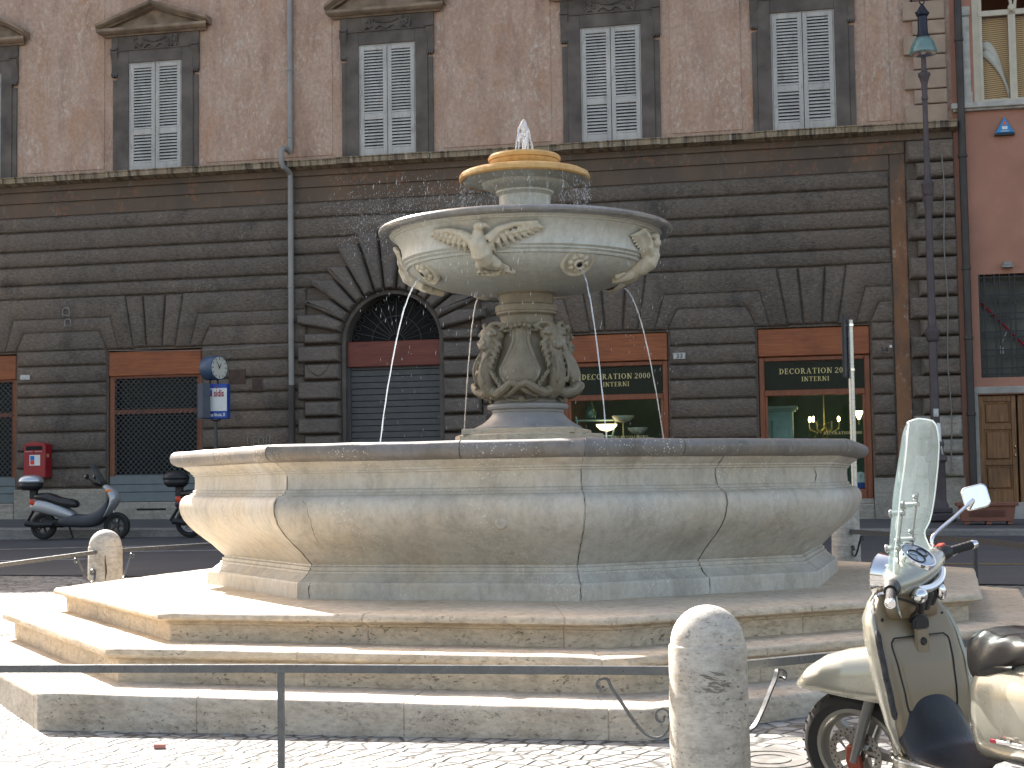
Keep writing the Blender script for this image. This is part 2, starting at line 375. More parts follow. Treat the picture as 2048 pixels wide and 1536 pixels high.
    def grid(s, fn, nu, nv, smooth=True, flip=False):
        vs = [fn(i/nu, j/nv) for j in range(nv+1) for i in range(nu+1)]; fs = []
        for j in range(nv):
            for i in range(nu):
                a = j*(nu+1)+i; q = (a, a+1, a+nu+2, a+nu+1); fs.append(q[::-1] if flip else q)
        return s.add(vs, fs, smooth)
    def loft(s, rings, caps=True, smooth=True):
        n = len(rings[0]); vs = [p for r in rings for p in r]; fs = []
        for i in range(len(rings)-1):
            for k in range(n):
                k2 = (k+1) % n; fs.append((i*n+k, i*n+k2, (i+1)*n+k2, (i+1)*n+k))
        if caps: fs.append(list(range(n))[::-1]); fs.append([(len(rings)-1)*n+k for k in range(n)])
        return s.add(vs, fs, smooth)
    def build(s, name, mat=None, parent=None, sharp=35, merge=True, **kw):
        if mat is not None and not s.mats: s.mats = [mat]
        me = bpy.data.meshes.new(name); me.from_pydata([tuple(v) for v in s.v], [], s.f)
        for m_ in s.mats: me.materials.append(m_)
        me.polygons.foreach_set('material_index', s.mi); me.polygons.foreach_set('use_smooth', s.sm)
        me.validate(); me.update()
        if merge and not s.mats == []:
            bm = bmesh.new(); bm.from_mesh(me); bmesh.ops.remove_doubles(bm, verts=bm.verts, dist=1e-5)
            bmesh.ops.dissolve_degenerate(bm, edges=bm.edges, dist=1e-6); bmesh.ops.recalc_face_normals(bm, faces=bm.faces); bm.to_mesh(me); bm.free()
        if sharp: me.set_sharp_from_angle(angle=radians(sharp))
        o = bpy.data.objects.new(name, me); link(o, parent); tag(o, **kw) if kw else None
        return o
def inset(poly, d):
    n = len(poly); out = []
    for i in range(n):
        p0 = Vector(poly[i-1]); p1 = Vector(poly[i]); p2 = Vector(poly[(i+1) % n])
        e1 = (p1-p0).normalized(); e2 = (p2-p1).normalized()
        n1 = Vector((-e1.y, e1.x)); n2 = Vector((-e2.y, e2.x)); den = 1+n1.dot(n2)
        q = p1+(n1+n2)*(d/max(den, .25)); out.append((q.x, q.y))
    return out
def bevmod(o, wd=.01, seg=2, ang=30):
    m = o.modifiers.new('bevel', 'BEVEL'); m.width = wd; m.segments = seg; m.limit_method = 'ANGLE'; m.angle_limit = radians(ang); return o
def subs(o, n=2):
    m = o.modifiers.new('sub', 'SUBSURF'); m.levels = n; m.render_levels = n; return o
def remesh(o, vs=.01, sm=4):
    m = o.modifiers.new('remesh', 'REMESH'); m.mode = 'VOXEL'; m.voxel_size = vs; m.use_smooth_shade = True
    if sm:
        k = o.modifiers.new('smooth', 'SMOOTH'); k.iterations = sm; k.factor = .5
    return o
def solid(o, t, off=0):
    m = o.modifiers.new('solid', 'SOLIDIFY'); m.thickness = t; m.offset = off; return o
def text(name, body, size, mat, parent, loc, rot=(pi/2, 0, 0), extrude=.002, sx=1., bold=0., align='CENTER', shear=0.):
    cu = bpy.data.curves.new(name, 'FONT'); cu.body = body; cu.size = size; cu.extrude = extrude; cu.align_x = align; cu.offset = bold; cu.resolution_u = 3; cu.shear = shear
    t = bpy.data.objects.new(name+'_src', cu); COL.objects.link(t)
    dg = bpy.context.evaluated_depsgraph_get(); me = bpy.data.meshes.new_from_object(t.evaluated_get(dg))
    bpy.data.objects.remove(t); me.materials.clear(); me.materials.append(mat)
    o = bpy.data.objects.new(name, me); o.location = loc; o.rotation_euler = rot; o.scale = (sx, 1, 1); link(o, parent); return o
def copy_tree(o, parent=None):
    c = o.copy(); COL.objects.link(c); c.parent = parent
    for ch in list(o.children): copy_tree(ch, c)
    return c
# ------------------------------------------------------------------ ground
YAW = .2132
def road_z(x): return .571-.0081*max(-40, min(40, x))
def terr(x, y):
    a = .0238*x+.0272*y; b = road_z(x); k = .05
    m = min(a, b)
    return m - k*math.log(math.exp(-(a-m)/k)+math.exp(-(b-m)/k))
def kerb_y(x): return 26.56-.2165*x
def wall_y(x): return 30-.2165*x
def steps(a, b, n): return [a+(b-a)*i/n for i in range(n+1)]
def sheet(name, mat, xs, ys, off, fy=None, **kw):
    b = MB()
    vs = [(x, (fy(x, t) if fy else t), 0) for t in ys for x in xs]
    vs = [(x, y, terr(x, y)+off) for x, y, _ in vs]; nx = len(xs)
    b.add(vs, [(j*nx+i, j*nx+i+1, (j+1)*nx+i+1, (j+1)*nx+i) for j in range(len(ys)-1) for i in range(nx-1)])
    return b.build(name, mat, None, sharp=0, merge=False, **kw)
gx = steps(-160, -20, 10)+steps(-19, 19, 76)+steps(20, 160, 10); gy = steps(-120, -10, 8)+steps(-9, 40, 98)+steps(45, 200, 8)
sheet('ground', M['cobble'], gx, gy, 0., kind='structure')
sheet('road', M['asphalt'], gx, steps(0, 1, 12), .012, lambda x, t: (16.5-.5*max(-9, min(6, x)))*(1-t)+(kerb_y(x)-.0)*t, kind='structure')
# pavement and kerb: kerb face, kerb top, then the walk rising to the wall foot
def strip(name, mat, rows, xs, **kw):
    b = MB(); vs = [(x, fy(x), fz(x)) for fy, fz in rows for x in xs]; nx = len(xs)
    b.add(vs, [(j*nx+i, j*nx+i+1, (j+1)*nx+i+1, (j+1)*nx+i) for j in range(len(rows)-1) for i in range(nx-1)])
    return b.build(name, mat, None, sharp=30, merge=False, **kw)
xk = steps(-60, 60, 240); kj = lambda x: .012*(1 if abs((x/1.35) % 1) < .02 else 0)
strip('kerb', M['kerb'], [(lambda x: kerb_y(x)-.012, lambda x: road_z(x)-.1), (lambda x: kerb_y(x), lambda x: road_z(x)+.09), (lambda x: kerb_y(x)+.03, lambda x: road_z(x)+.118),
      (lambda x: kerb_y(x)+.30, lambda x: road_z(x)+.124)], xk, kind='structure')
strip('pavement', M['walk'], [(lambda x: kerb_y(x)+.302, lambda x: road_z(x)+.1), (lambda x: kerb_y(x)+.304, lambda x: road_z(x)+.121), (lambda x: wall_y(x)+.6, lambda x: road_z(x)+.225)], xk, kind='structure')
# painted lines on the road
pl = plain('faded_road_paint', (.30, .30, .29), .8, var=.5, nscale=4)
def paint(name, pts, wd, mat=pl):
    b = MB()
    for (x0, y0), (x1, y1) in pts:
        d = Vector((x1-x0, y1-y0)).normalized(); nn = Vector((-d.y, d.x))*wd/2; m = 12
        vs = []
        for i in range(m+1):
            x = x0+(x1-x0)*i/m; y = y0+(y1-y0)*i/m
            for s_ in (-1, 1): vs.append((x+nn.x*s_, y+nn.y*s_, terr(x+nn.x*s_, y+nn.y*s_)+.018))
        b.add(vs, [(2*i, 2*i+2, 2*i+3, 2*i+1) for i in range(m)])
    return b.build(name, mat, None, sharp=0, kind='structure')
paint('road_marking', [((-30, 29.5), (-4.5, 24.6)), ((-8, 22.6), (-6.2, 22.2)), ((-6.0, 23.6), (-4.2, 23.1))], .14)
paint('yellow_road_line', [((3.2, 17.3), (12, 14.9))], .10, plain('yellow_road_paint', (.30, .22, .07), .8, var=.3))
# ------------------------------------------------------------------ the palazzo (local frame: x along the front, -y towards the square, z up)
FR = (0, 0, -YAW)
def fw(u, v, z):      # front-local -> world
    return Vector((u*cos(YAW)-v*sin(YAW), 30-u*sin(YAW)-v*cos(YAW), z))
pal = empty('palazzo', (0, 30, 0), FR, 'large ochre palazzo with dark rusticated ground floor and grey louvred shutters', 'building')
UL, UR = -24., 8.52
UT = -13.0          # unseen step up in the roofline, placed for the shadow edge it casts
CEN = [-11.81, -7.60, 2.05, 5.85]; HW = 1.045; LZ = 4.36
ARC, ARR, ARZ = -2.44, 1.0, 4.33
# --- base wall sheet with its openings
b = MB()
def wq(u0, u1, z0, z1, y=0.): b.add([(u0, y, z0), (u1, y, z0), (u1, y, z1), (u0, y, z1)], [(0, 1, 2, 3)], False)
edges = [UL]
for c in CEN[:2]: edges += [c-HW, c+HW]
edges += [ARC-ARR, ARC+ARR]
for c in CEN[2:]: edges += [c-HW, c+HW]
edges.append(UR)
for i in range(0, len(edges), 2): wq(edges[i], edges[i+1], .3, LZ)
tops = [(UL, ARC-ARR), (ARC+ARR, UR)]
for a_, c_ in tops: wq(a_, c_, LZ, 5.6)
wq(UL, UR, 5.6, 8.0)
n = 24; vs = []; 
for i in range(n+1):
    a = pi*i/n; x = ARC-ARR*cos(a); vs += [(x, 0, max(LZ if i in (0, n) else 0, ARZ+ARR*sin(a))), (x, 0, 5.6)]
b.add(vs, [(2*i, 2*i+2, 2*i+3, 2*i+1) for i in range(n)], False)
# reveals
def reveal(b, u0, u1, z0, z1, d=.32):
    for u in (u0, u1): b.add([(u, 0, z0), (u, d, z0), (u, d, z1), (u, 0, z1)], [(0, 1, 2, 3)], False)
    b.add([(u0, 0, z1), (u1, 0, z1), (u1, d, z1), (u0, d, z1)], [(0, 1, 2, 3)], False)
for c in CEN: reveal(b, c-HW, c+HW, .3, LZ)
for s_ in (-1, 1):
    u = ARC+s_*ARR; b.add([(u, 0, .3), (u, .42, .3), (u, .42, ARZ), (u, 0, ARZ)], [(0, 1, 2, 3)], False)
vs = []
for i in range(n+1):
    a = pi*i/n; x = ARC-ARR*cos(a); z = ARZ+ARR*sin(a); vs += [(x, 0, z), (x, .42, z)]
b.add(vs, [(2*i, 2*i+2, 2*i+3, 2*i+1) for i in range(n)])
gw = b.build('ground_floor_wall', M['rust'], pal, sharp=30)
# --- rusticated courses
b = MB(); g2 = .020
def course(poly, pr=.07, bev=.045, bb=None):
    (bb or b).prism(inset(poly, g2/2) if True else poly, .005, -pr, bev)
def rect(u0, u1, z0, z1, **k): course([(u0, z0), (u1, z0), (u1, z1), (u0, z1)], **k)
PR = 7.33
for z0, z1 in ((5.50, 5.80), (5.80, 6.19), (6.19, 6.525), (6.525, 6.94), (6.94, 7.26)): rect(UL, PR, z0, z1)
pz = [1.50, 1.91, 2.27, 2.67, 3.035, 3.41, 3.705, 4.07, 4.405]
AL, AR = ARC-1.86, ARC+1.86
def fan(c):
    t = [-.66, -.255, .255, .66]; q = [-.475, -.17, .17, .475]
    for i in range(3): course([(c+q[i], 4.40), (c+q[i+1], 4.40), (c+t[i+1], 5.5), (c+t[i], 5.5)])
def between(cl, cr, lo, hi):
    """cl / cr: opening centres left and right of the pier (None: cut at lo / hi)"""
    for (t5, b4, tz, b4b, z_) in ((.66, .475, 5.50, .80, 5.07), ):
        P = []
        if cl is not None: P += [(cl+.987, 5.07), (cl+.80, 4.40), (cl+.475, 4.40), (cl+.66, 5.50)]
        else: P += [(lo, 5.07), (lo, 5.50)]
        if cr is not None: P += [(cr-.66, 5.50), (cr-.475, 4.40), (cr-.80, 4.40), (cr-.987, 5.07)]
        else: P += [(hi, 5.50), (hi, 5.07)]
        course(P)
    P = []
    if cl is not None: P += [(cl+1.24, 4.785), (cl+1.055, 4.40), (cl+.80, 4.40), (cl+.987, 5.07)]
    else: P += [(lo, 4.785), (lo, 5.07)]
    if cr is not None: P += [(cr-.987, 5.07), (cr-.80, 4.40), (cr-1.055, 4.40), (cr-1.24, 4.785)]
    else: P += [(hi, 5.07), (hi, 4.785)]
    course(P)
    P = [(cl+1.24, 4.785), (cl+1.055, 4.40)][::-1] if cl is not None else [(lo, 4.40), (lo, 4.785)]
    P += [(cr-1.24, 4.785), (cr-1.055, 4.40)] if cr is not None else [(hi, 4.785), (hi, 4.40)]
    course(P)
    u0 = cl+HW+.02 if cl is not None else lo; u1 = cr-HW-.02 if cr is not None else hi
    for i in range(8):
        rect(u0, u1, pz[i], pz[i+1])
for c in CEN: fan(c)
between(None, CEN[0], UL, 0); between(CEN[0], CEN[1], 0, 0); between(CEN[1], None, 0, AL+.03); between(None, CEN[2], AR-.03, 0)
between(CEN[2], CEN[3], 0, 0); between(CEN[3], None, 0, PR)
rc = b.build('rusticated_courses', M['rust'], pal, sharp=50)
g = G('peeling_orange_stucco'); c_ = g.ramp(g.noise(1.4, 6, g.map((1, 1, .35)), .65), [(.36, (.10, .085, .072)), (.52, (.24, .125, .07)), (.7, (.30, .15, .08))]); c_ = g.mix(g.ramp(g.noise(10, 7, g.map((1, 1, .5), loc=(3, 3, 3)), .75), [(.58, 0.), (.66, .7)]), c_, (.40, .35, .29)); M['ostrip'] = g.out(c_, .9, g.bump(g.noise(20, 5), .4, .01), spec=.2)
# flat bands: peeling band, frieze, vertical strip by the quoins
b = MB()
b.box((UL, -.030, 7.275), (PR, 0, 7.565)); b.box((UL, -.05, 7.585), (7.62, 0, 7.93)); st_ = MB(); st_.box((PR+.02, -.03, 1.46), (7.62, 0, 7.57)); st_.build('orange_strip', M['ostrip'], pal)
b.box((UL, -.10, 7.80), (8.50, 0, 7.93), .01); b.box((UL, -.065, 7.57), (7.60, 0, 7.60))
g = G('peeling_band_stucco')
c_ = g.ramp(g.noise(1.2, 5, g.map((1, 1, .5))), [(.3, (.10, .082, .068)), (.7, (.17, .115, .08))])
c_ = g.mix(g.math('MULTIPLY', g.ramp(g.noise(1.6, 3, g.map((.8, 1, 1), loc=(3, 1, 1))), [(.55, 0.), (.60, 1.)]), g.ramp(g.noise(11, 5), [(.53, 0.), (.57, .65)])), c_, (.24, .115, .07))
c_ = g.mix(g.ramp(g.noise(7, 6, g.map((1, 1, .4), loc=(6, 1, 1)), .7), [(.58, 0.), (.7, .6)]), c_, (.22, .19, .16))
M['band'] = g.out(c_, .9, g.bump(g.noise(20, 5), .4, .01), spec=.2)
b.build('frieze', M['band'], pal)
# --- voussoirs and side blocks of the arch
b = MB(); bv = .068
b.X = Matrix.Translation((ARC, 0, ARZ))
CO = [(1.84, .24), (1.98, .62), (1.83, .93), (1.66, 1.33), (1.34, 1.59), (1.12, 2.04), (.74, 2.27)]
RI = 1.06
def hit(a, cx, cz):
    t = min(cx/max(cos(a), 1e-6), cz/max(sin(a), 1e-6)); return (t*cos(a), t*sin(a))
for k, (cx, cz) in enumerate(CO):
    a0, a1 = radians(12*k), radians(12*k+12)
    pts = [(RI*cos(a0), RI*sin(a0))]
    h0 = hit(a0, cx, cz); h1 = hit(a1, cx, cz); pts.append(h0)
    if h0[0] > cx-1e-4 and h1[1] > cz-1e-4 and (cx-h1[0]) > .03 and (cz-h0[1]) > .03: pts.append((cx, cz))
    pts += [h1, (RI*cos(a1), RI*sin(a1)), (RI*cos((a0+a1)/2), RI*sin((a0+a1)/2))]
    for s_ in (-1, 1):
        b.prism(inset([(s_*x, z) for x, z in (pts if s_ > 0 else pts[::-1])], .012), .0, -.25 if k % 2 else -.21, bv, rd=5, ry=.13)
a0, a1 = radians(84), radians(96)
b.prism(inset([(RI*cos(a0), RI*sin(a0)), (2.36/math.tan(a0), 2.36), (2.36/math.tan(a1), 2.36), (RI*cos(a1), RI*sin(a1))], .012), 0, -.27, bv, rd=5, ry=.13)
b.X = Matrix.Translation((ARC, 0, 0))
zz = [4.32, 3.95, 3.60, 3.195, 2.855, 2.50, 2.13, 1.80, 1.48]
for i in range(8):
    ex = 1.99 if i % 2 == 0 else 1.85
    for s_ in (-1, 1):
        P = [(s_*1.06, zz[i+1]), (s_*ex, zz[i+1]), (s_*ex, zz[i]), (s_*1.06, zz[i])]
        b.prism(inset(P if s_ > 0 else P[::-1], .014), 0, -.19, bv, rd=5, ry=.13)
arch = b.build('archway', M['vous'], pal, sharp=50)
b = MB()  # thin stone edge lining the arch
vs = []
ang = [(ARC-1.06, .9), (ARC-1.06, ARZ)]+[(ARC-1.06*cos(pi*i/24), ARZ+1.06*sin(pi*i/24)) for i in range(1, 24)]+[(ARC+1.06, ARZ), (ARC+1.06, .9)]
inn = [(ARC-.985, .9), (ARC-.985, ARZ)]+[(ARC-.985*cos(pi*i/24), ARZ+.985*sin(pi*i/24)) for i in range(1, 24)]+[(ARC+.985, ARZ), (ARC+.985, .9)]
for (x, z), (x2, z2) in zip(ang, inn): vs += [(x, -.04, z), (x2, -.04, z2), (x2, .3, z2)]
b.add(vs, [q for i in range(len(ang)-1) for q in ((3*i, 3*i+3, 3*i+4, 3*i+1), (3*i+1, 3*i+4, 3*i+5, 3*i+2))])
b.build('arch_lining', M['surround'], arch)
# roller shutter, wooden board, fanlight grille
b = MB(); z = .8
while z < 3.86:
    b.add([(ARC-.985, .165, z), (ARC+.985, .165, z), (ARC+.985, .150, z+.008), (ARC-.985, .150, z+.008), (ARC-.985, .150, z+.112), (ARC+.985, .150, z+.112), (ARC+.985, .165, z+.120), (ARC-.985, .165, z+.120)],
          [(0, 1, 2, 3), (3, 2, 5, 4), (4, 5, 6, 7)], False); z += .125
b.box((ARC-.985, .16, .8), (ARC-.93, .10, 3.87)); b.box((ARC+.985, .16, .8), (ARC+.93, .10, 3.87))
b.build('roller_shutter', M['metal_shutter'], arch)
MB().box((ARC-.985, .05, 3.86), (ARC+.985, .14, 4.375), .012).build('wooden_board', M['woodred'], arch)
b = MB()
b.box((ARC-.985, .36, 4.37), (ARC+.985, .37, 5.33))
b.use(M['dark']); fl = MB()
fl.use(M['dark']).box((ARC-1.0, .40, 4.3), (ARC+1.0, .41, 5.4))
fl.use(M['iron'])
for i in range(1, 14):
    a = pi*i/14; fl.tube([(ARC-.16*cos(a), .27, 4.38+.16*sin(a)), (ARC-.88*cos(a), .27, 4.38+.88*sin(a))], .006, 5)
for r in (.16, .52): fl.tube([(ARC-r*cos(pi*i/24), .27, 4.38+r*sin(pi*i/24)) for i in range(25)], .006, 5)
for i in range(0, 14):
    a = pi*(i+.5)/14; fl.tube([(ARC-(.86+.06*cos(q))*cos(a+.06*sin(q)), .27, 4.38+(.86+.06*cos(q))*sin(a+.06*sin(q))) for q in [2*pi*t/10 for t in range(11)]], .007, 4)
fl.build('fanlight_grille', None, arch)
# --- quoins at the right corner
b = MB(); QZ = [7.80, 7.375, 7.055, 6.64, 6.32, 5.905, 5.585, 5.165, 4.84, 4.42, 4.10, 3.69, 3.367, 2.957, 2.632, 2.195, 1.889, 1.463]
for i in range(len(QZ)-1):
    u0 = 7.64 if i % 2 == 0 else 7.81
    b.use(M['quoin'] if i < 14 else M['plinth'])
    b.prism(inset([(u0, QZ[i+1]), (8.53, QZ[i+1]), (8.53, QZ[i]), (u0, QZ[i])], .008), 0, -.19, .085, rd=5, ry=.15)
qs = b.build('lower_quoins', None, pal, sharp=50)
bevmod(qs, .008, 2, 60)
b = MB(); z = 8.10; i = 0
while z < 23.5:
    h = .345 if i % 2 == 0 else .305
    if i % 2 == 0: h = .375
    else: h = .285
    u0 = 7.66 if i % 2 == 0 else 7.83
    b.prism(inset([(u0, z), (8.45, z), (8.45, z+h), (u0, z+h)], .012), 0, -.085, .014)
    b.box((u0+.10, -.001, z), (7.655+.19, -.012, z+h)) if i % 2 else None
    z += h+.0; i += 1
b.build('upper_quoins', M['uquoin'], pal, sharp=30)
# --- plinth, sills, ledge
for (u0, u1) in ((UL, CEN[0]-HW), (CEN[0]+HW, CEN[1]-HW), (CEN[1]+HW, ARC-1.0), (ARC+1.0, CEN[2]-HW), (CEN[2]+HW, CEN[3]-HW), (CEN[3]+HW, 8.55)):
    b = MB(); x = u0
    while x < u1-.01:
        L = min(u1, x+random.uniform(.8, 1.5)); L = u1 if u1-L < .3 else L
        b.box((x+.003, -.09, .35), (L-.003, 0, 1.475), .012); x = L
    b.build('plinth', M['plinth'], pal)
for c in CEN:
    b = MB(); b.box((c-HW+.003, -.10, .35), (c+HW-.003, .3, 1.0 if c > 0 else 1.19), .015)
    if c > 0: b.box((c-HW+.003, -.04, 1.0), (c+HW-.003, .3, 1.10), .01)
    b.build('doorstep', M['plinth'], pal)
MB().box((CEN[1]-.35, -.102, 1.02), (CEN[1]+.30, -.098, 1.06)).build('cellar_slot', M['dark'], pal)
b = MB()
prof = [(0, 7.93), (-.12, 7.93), (-.16, 7.955), (-.30, 7.965), (-.31, 8.06), (-.335, 8.07), (-.335, 8.088), (0, 8.115)]
x = UL
cuts = [UL, -12.6, -10.93, -8.56, -6.60, -3.50, -1.56, 1.10, 3.07, 4.88, 6.78, 8.58]
for k in range(len(cuts)-1):
    pj = .045 if k % 2 == 1 else 0
    x0, x1 = cuts[k], cuts[k+1]; m = max(1, int((x1-x0)/1.3))
    for i in range(m):
        a_, c_ = x0+(x1-x0)*i/m+.002, x0+(x1-x0)*(i+1)/m-.002
        b.loft([[(a_, y-pj if y < 0 else y, z) for y, z in prof], [(c_, y-pj if y < 0 else y, z) for y, z in prof]], True, False)
b.build('string_course', M['ledge'], pal)
# --- upper wall with raised panels between the windows
WC = [-11.75, -7.58, -2.50, 2.085, 5.80]
b = MB(); HT = 25.0; HL = 13.9; WHW = .60
us = [UL, UT]+[q for c in WC for q in (c-WHW, c+WHW)]+[UR]
us = sorted(us)
for i in range(len(us)-1):
    u0, u1 = us[i], us[i+1]; mid = (u0+u1)/2; top = HT if mid > UT else HL
    hole = any(abs(mid-c) < .1 for c in WC)
    if hole:
        b.add([(u0, 0, 8.0), (u1, 0, 8.0), (u1, 0, 8.13), (u0, 0, 8.13)], [(0, 1, 2, 3)], False)
        b.add([(u0, 0, 10.44), (u1, 0, 10.44), (u1, 0, top), (u0, 0, top)], [(0, 1, 2, 3)], False)
        reveal(b, u0, u1, 8.13, 10.44, .25)
    else: b.add([(u0, 0, 8.0), (u1, 0, 8.0), (u1, 0, top), (u0, 0, top)], [(0, 1, 2, 3)], False)
b.build('upper_wall', M['stucco'], pal)
b = MB()
for (u0, u1) in ((UL, -12.95), (-10.55, -8.75), (-6.42, -3.68), (-1.32, .88), (3.25, 4.62), (6.98, 7.40)):
    b.prism([(u0, 8.22), (u1, 8.22), (u1, 14.2 if u0 > -16 else 13.5), (u0, 14.2 if u0 > -16 else 13.5)], 0, -.016, .006)
b.build('stucco_panels', M['stucco'], pal, sharp=20)
# the bulk of the building behind its front
b = MB()
b.add([(UL, .9, 8), (UT, .9, 8), (UT, .9, HL), (UL, .9, HL)], [(0, 1, 2, 3)], False)
b.box((UL, .5, HL-.1), (UT, 14, HL)); b.box((UT, .6, 0.2), (UR, 14, HT)); b.box((UL, .75, 5.7), (UR, .95, 7.9))
b.box((UL, 6, .2), (UT+.1, 14, HL-.1)); b.box((UL, .0, .2), (UL+.2, 14, HL))
b.box((UR-.2, .0, .2), (UR, 1.0, HT-.01)); b.box((UT, .0, HL), (UT+.2, 1.0, HT-.01)); b.box((UT, -.0, HT-.01), (UR, .7, HT+.1))
b.X = None
bulk = b.build('building_core', M['stucco'], pal)
bpy.data.objects.remove(bulk)
b = MB()
b.box((UT, 3.0, .2), (UR-.01, 14, HT)); b.box((UL, 3.0, .2), (UT, 14, HL))
b.box((UT, .02, 5.62), (UR-.02, 3.1, HT)); b.box((UL, .02, 5.62), (UT, 3.1, HL))
for c0, c1 in ((UL, CEN[0]-HW-.02), (CEN[0]+HW+.02, CEN[1]-HW-.02), (CEN[1]+HW+.02, ARC-1.02), (ARC+1.02, CEN[2]-HW-.02), (CEN[3]+HW+.02, UR-.02)): b.box((c0, .02, .2), (c1, 3.1, 5.62))
core = b.build('building_core', M['stucco'], pal)
# holes of the windows are shallow: the core starts behind them
for v in core.data.vertices:
    if abs(v.co.y-.02) < 1e-4 and v.co.z > 5.6: v.co.y = .27
# dark backs behind the closed openings
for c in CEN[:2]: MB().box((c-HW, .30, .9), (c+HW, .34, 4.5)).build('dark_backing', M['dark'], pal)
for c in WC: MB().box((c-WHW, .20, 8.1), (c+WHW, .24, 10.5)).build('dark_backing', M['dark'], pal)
# eaves
b = MB(); b.box((UT-.3, -1.0, HT), (UR+.2, 14, HT+.35)); b.box((UL, -.45, HL), (UT-.02, 14, HL+.3)); b.build('roof', M['ledge'], pal)
# --- first-floor windows
def make_window(c, tri):
    b = MB(); b.use(M['surround'])
    F = -.055
    for s_ in (-1, 1):    # jambs: inner frame and outer strip
        b.box((c+s_*.60, -.06, 8.115), (c+s_*.86, .0, 10.72), .008); b.box((c+s_*.585, .06, 8.115), (c+s_*.615, -.02, 10.44))
        b.box((c+s_*.86, -.04, 8.115), (c+s_*.965, 0, 10.1), .006)
    b.box((c-.60, -.06, 10.44), (c+.60, 0, 10.72), .008); b.box((c-.90, -.085, 10.70), (c+.90, 0, 10.735), .01)
    b.box((c-.90, -.05, 10.735), (c+.90, 0, 11.02), .005)
    w_ = b.build('window', None, pal)
    # console brackets
    for s_ in (-1, 1):
        k = MB(); x = c+s_*.915
        pr = [(-.02, 10.19), (-.075, 10.20), (-.075, 10.23), (-.05, 10.26), (-.045, 10.42), (-.07, 10.55), (-.11, 10.62), (-.12, 10.68), (-.10, 10.70), (-.10, 10.72), (-.135, 10.73), (-.135, 10.76), (-.06, 10.78), (-.06, 11.02), (0, 11.02), (0, 10.19)]
        k.loft([[(x-.075, y, z) for y, z in pr], [(x+.075, y, z) for y, z in pr]], True, False)
        for q in (-.045, 0, .045): k.box((x+q-.014, -.10, 10.155), (x+q+.014, 0, 10.20))
        k.build('bracket', M['surround'], w_)
    # pediment
    p = MB(); cp = [(0, 11.02), (-.09, 11.02), (-.11, 11.045), (-.17, 11.05), (-.25, 11.08), (-.27, 11.10), (-.27, 11.155), (0, 11.17)]
    p.loft([[(c-1.12-(-y)*.45, y, z) for y, z in cp], [(c+1.12+(-y)*.45, y, z) for y, z in cp]], True, False)
    rk = [(0, -.0), (-.14, 0), (-.16, .03), (-.25, .05), (-.29, .08), (-.29, .135), (0, .15)]
    if tri:
        apex = 11.70; L = 1.26
        for s_ in (-1, 1):
            e0 = [(c+s_*L, y, 11.13+dz-(0 if dz > .02 else 0)) for y, dz in rk]; e1 = [(c, y, apex-.16+dz*1.12) for y, dz in rk]
            p.loft([e0, e1], True, False)
        p.add([(c-1.15, -.05, 11.16), (c+1.15, -.05, 11.16), (c, -.05, 11.58)], [(0, 1, 2)], False)
        p.prism([(c-.72, 11.19), (c+.72, 11.19), (c, 11.46)], -.05, -.035, .004)
    else:
        rings = []
        for i in range(15):
            t = -1+2*i/14; x = c+1.26*t; zc = 11.13+.46*(1-t*t)
            rings.append([(x, y, zc+dz) for y, dz in rk])
        p.loft(rings, True, False)
        vs = [(c-1.15, -.05, 11.16), (c+1.15, -.05, 11.16)]+[(c+1.15*(1-2*i/12), -.05, 11.16+.44*(1-(1-2*i/12)**2)) for i in range(1, 12)]
        p.add(vs, [list(range(len(vs)))], False)
    p.build('pediment', M['pediment'], w_)
    # garland relief
    r = MB(); nn = 40; top = []; bot = []
    for i in range(nn+1):
        t = -1+2*i/nn; x = c+.52*t
        zt = 11.0; d = .5+.5*cos(t*pi*4)
        zb = 10.80-.07*d-(.03 if abs(t) > .45 else -.01)
        if abs(t) > .93: zb += (abs(t)-.93)*2.2
        top.append((x, -.075, zt)); bot.append((x, -.085, zb))
    r.add(top+bot, [(i, i+nn+1, i+nn+2, i+1) for i in range(nn)])
    r.add([(x, -.05, z) for x, _, z in bot]+bot, [(i, i+1, i+nn+2, i+nn+1) for i in range(nn)])
    for i in range(15):
        t = -1+2*i/14; r.ball((c+.24*t, -.095, 10.87+.06*t*t), .022, 8, 5)
    for s_ in (-1, 1):
        for j in range(16): r.ball((c+s_*(.38+random.uniform(-.10, .10)), -.09, 10.85+random.uniform(-.09, .12)), random.uniform(.018, .032), 7, 5)
    r.build('garland_relief', M['surround'], w_)
    # two louvred leaves
    for s_ in (-1, 1):
        lf = MB(); x0 = c+(0.006 if s_ > 0 else -.574); x1 = x0+.568; Y0, Y1 = -.035, .005
        st = .085
        for (a_, c_) in ((x0, x0+st), (x1-st, x1)): lf.box((a_, Y0, 8.145), (c_, Y1, 10.415), .006)
        for z0, z1 in ((10.325, 10.415), (8.895, 9.02), (8.145, 8.30)): lf.box((x0+st, Y0+.003, z0), (x1-st, Y1, z1), .005)
        def louv(z0, z1):
            m = int((z1-z0)/.0605)
            for i in range(m):
                z = z0+(z1-z0)*i/m; tl = random.uniform(-.003, .003)
                lf.add([(x0+st, Y0+.004, z+.004), (x1-st, Y0+.004, z+.004+tl), (x1-st, Y0+.010, z+.034+tl), (x0+st, Y0+.010, z+.034), (x0+st, Y1+.012, z+.052), (x1-st, Y1+.012, z+.052+tl), (x1-st, Y1+.012, z+.06), (x0+st, Y1+.012, z+.06)],
                       [(0, 1, 2, 3), (3, 2, 6, 7), (0, 4, 5, 1), (4, 7, 6, 5)], False)
        louv(9.02, 10.325); louv(8.30, 8.895)
        for z in (8.6, 9.4, 10.15): lf.box((x0 if s_ < 0 else x1-.03, Y0-.012, z), (x0+.03 if s_ < 0 else x1, Y0, z+.10), .003)
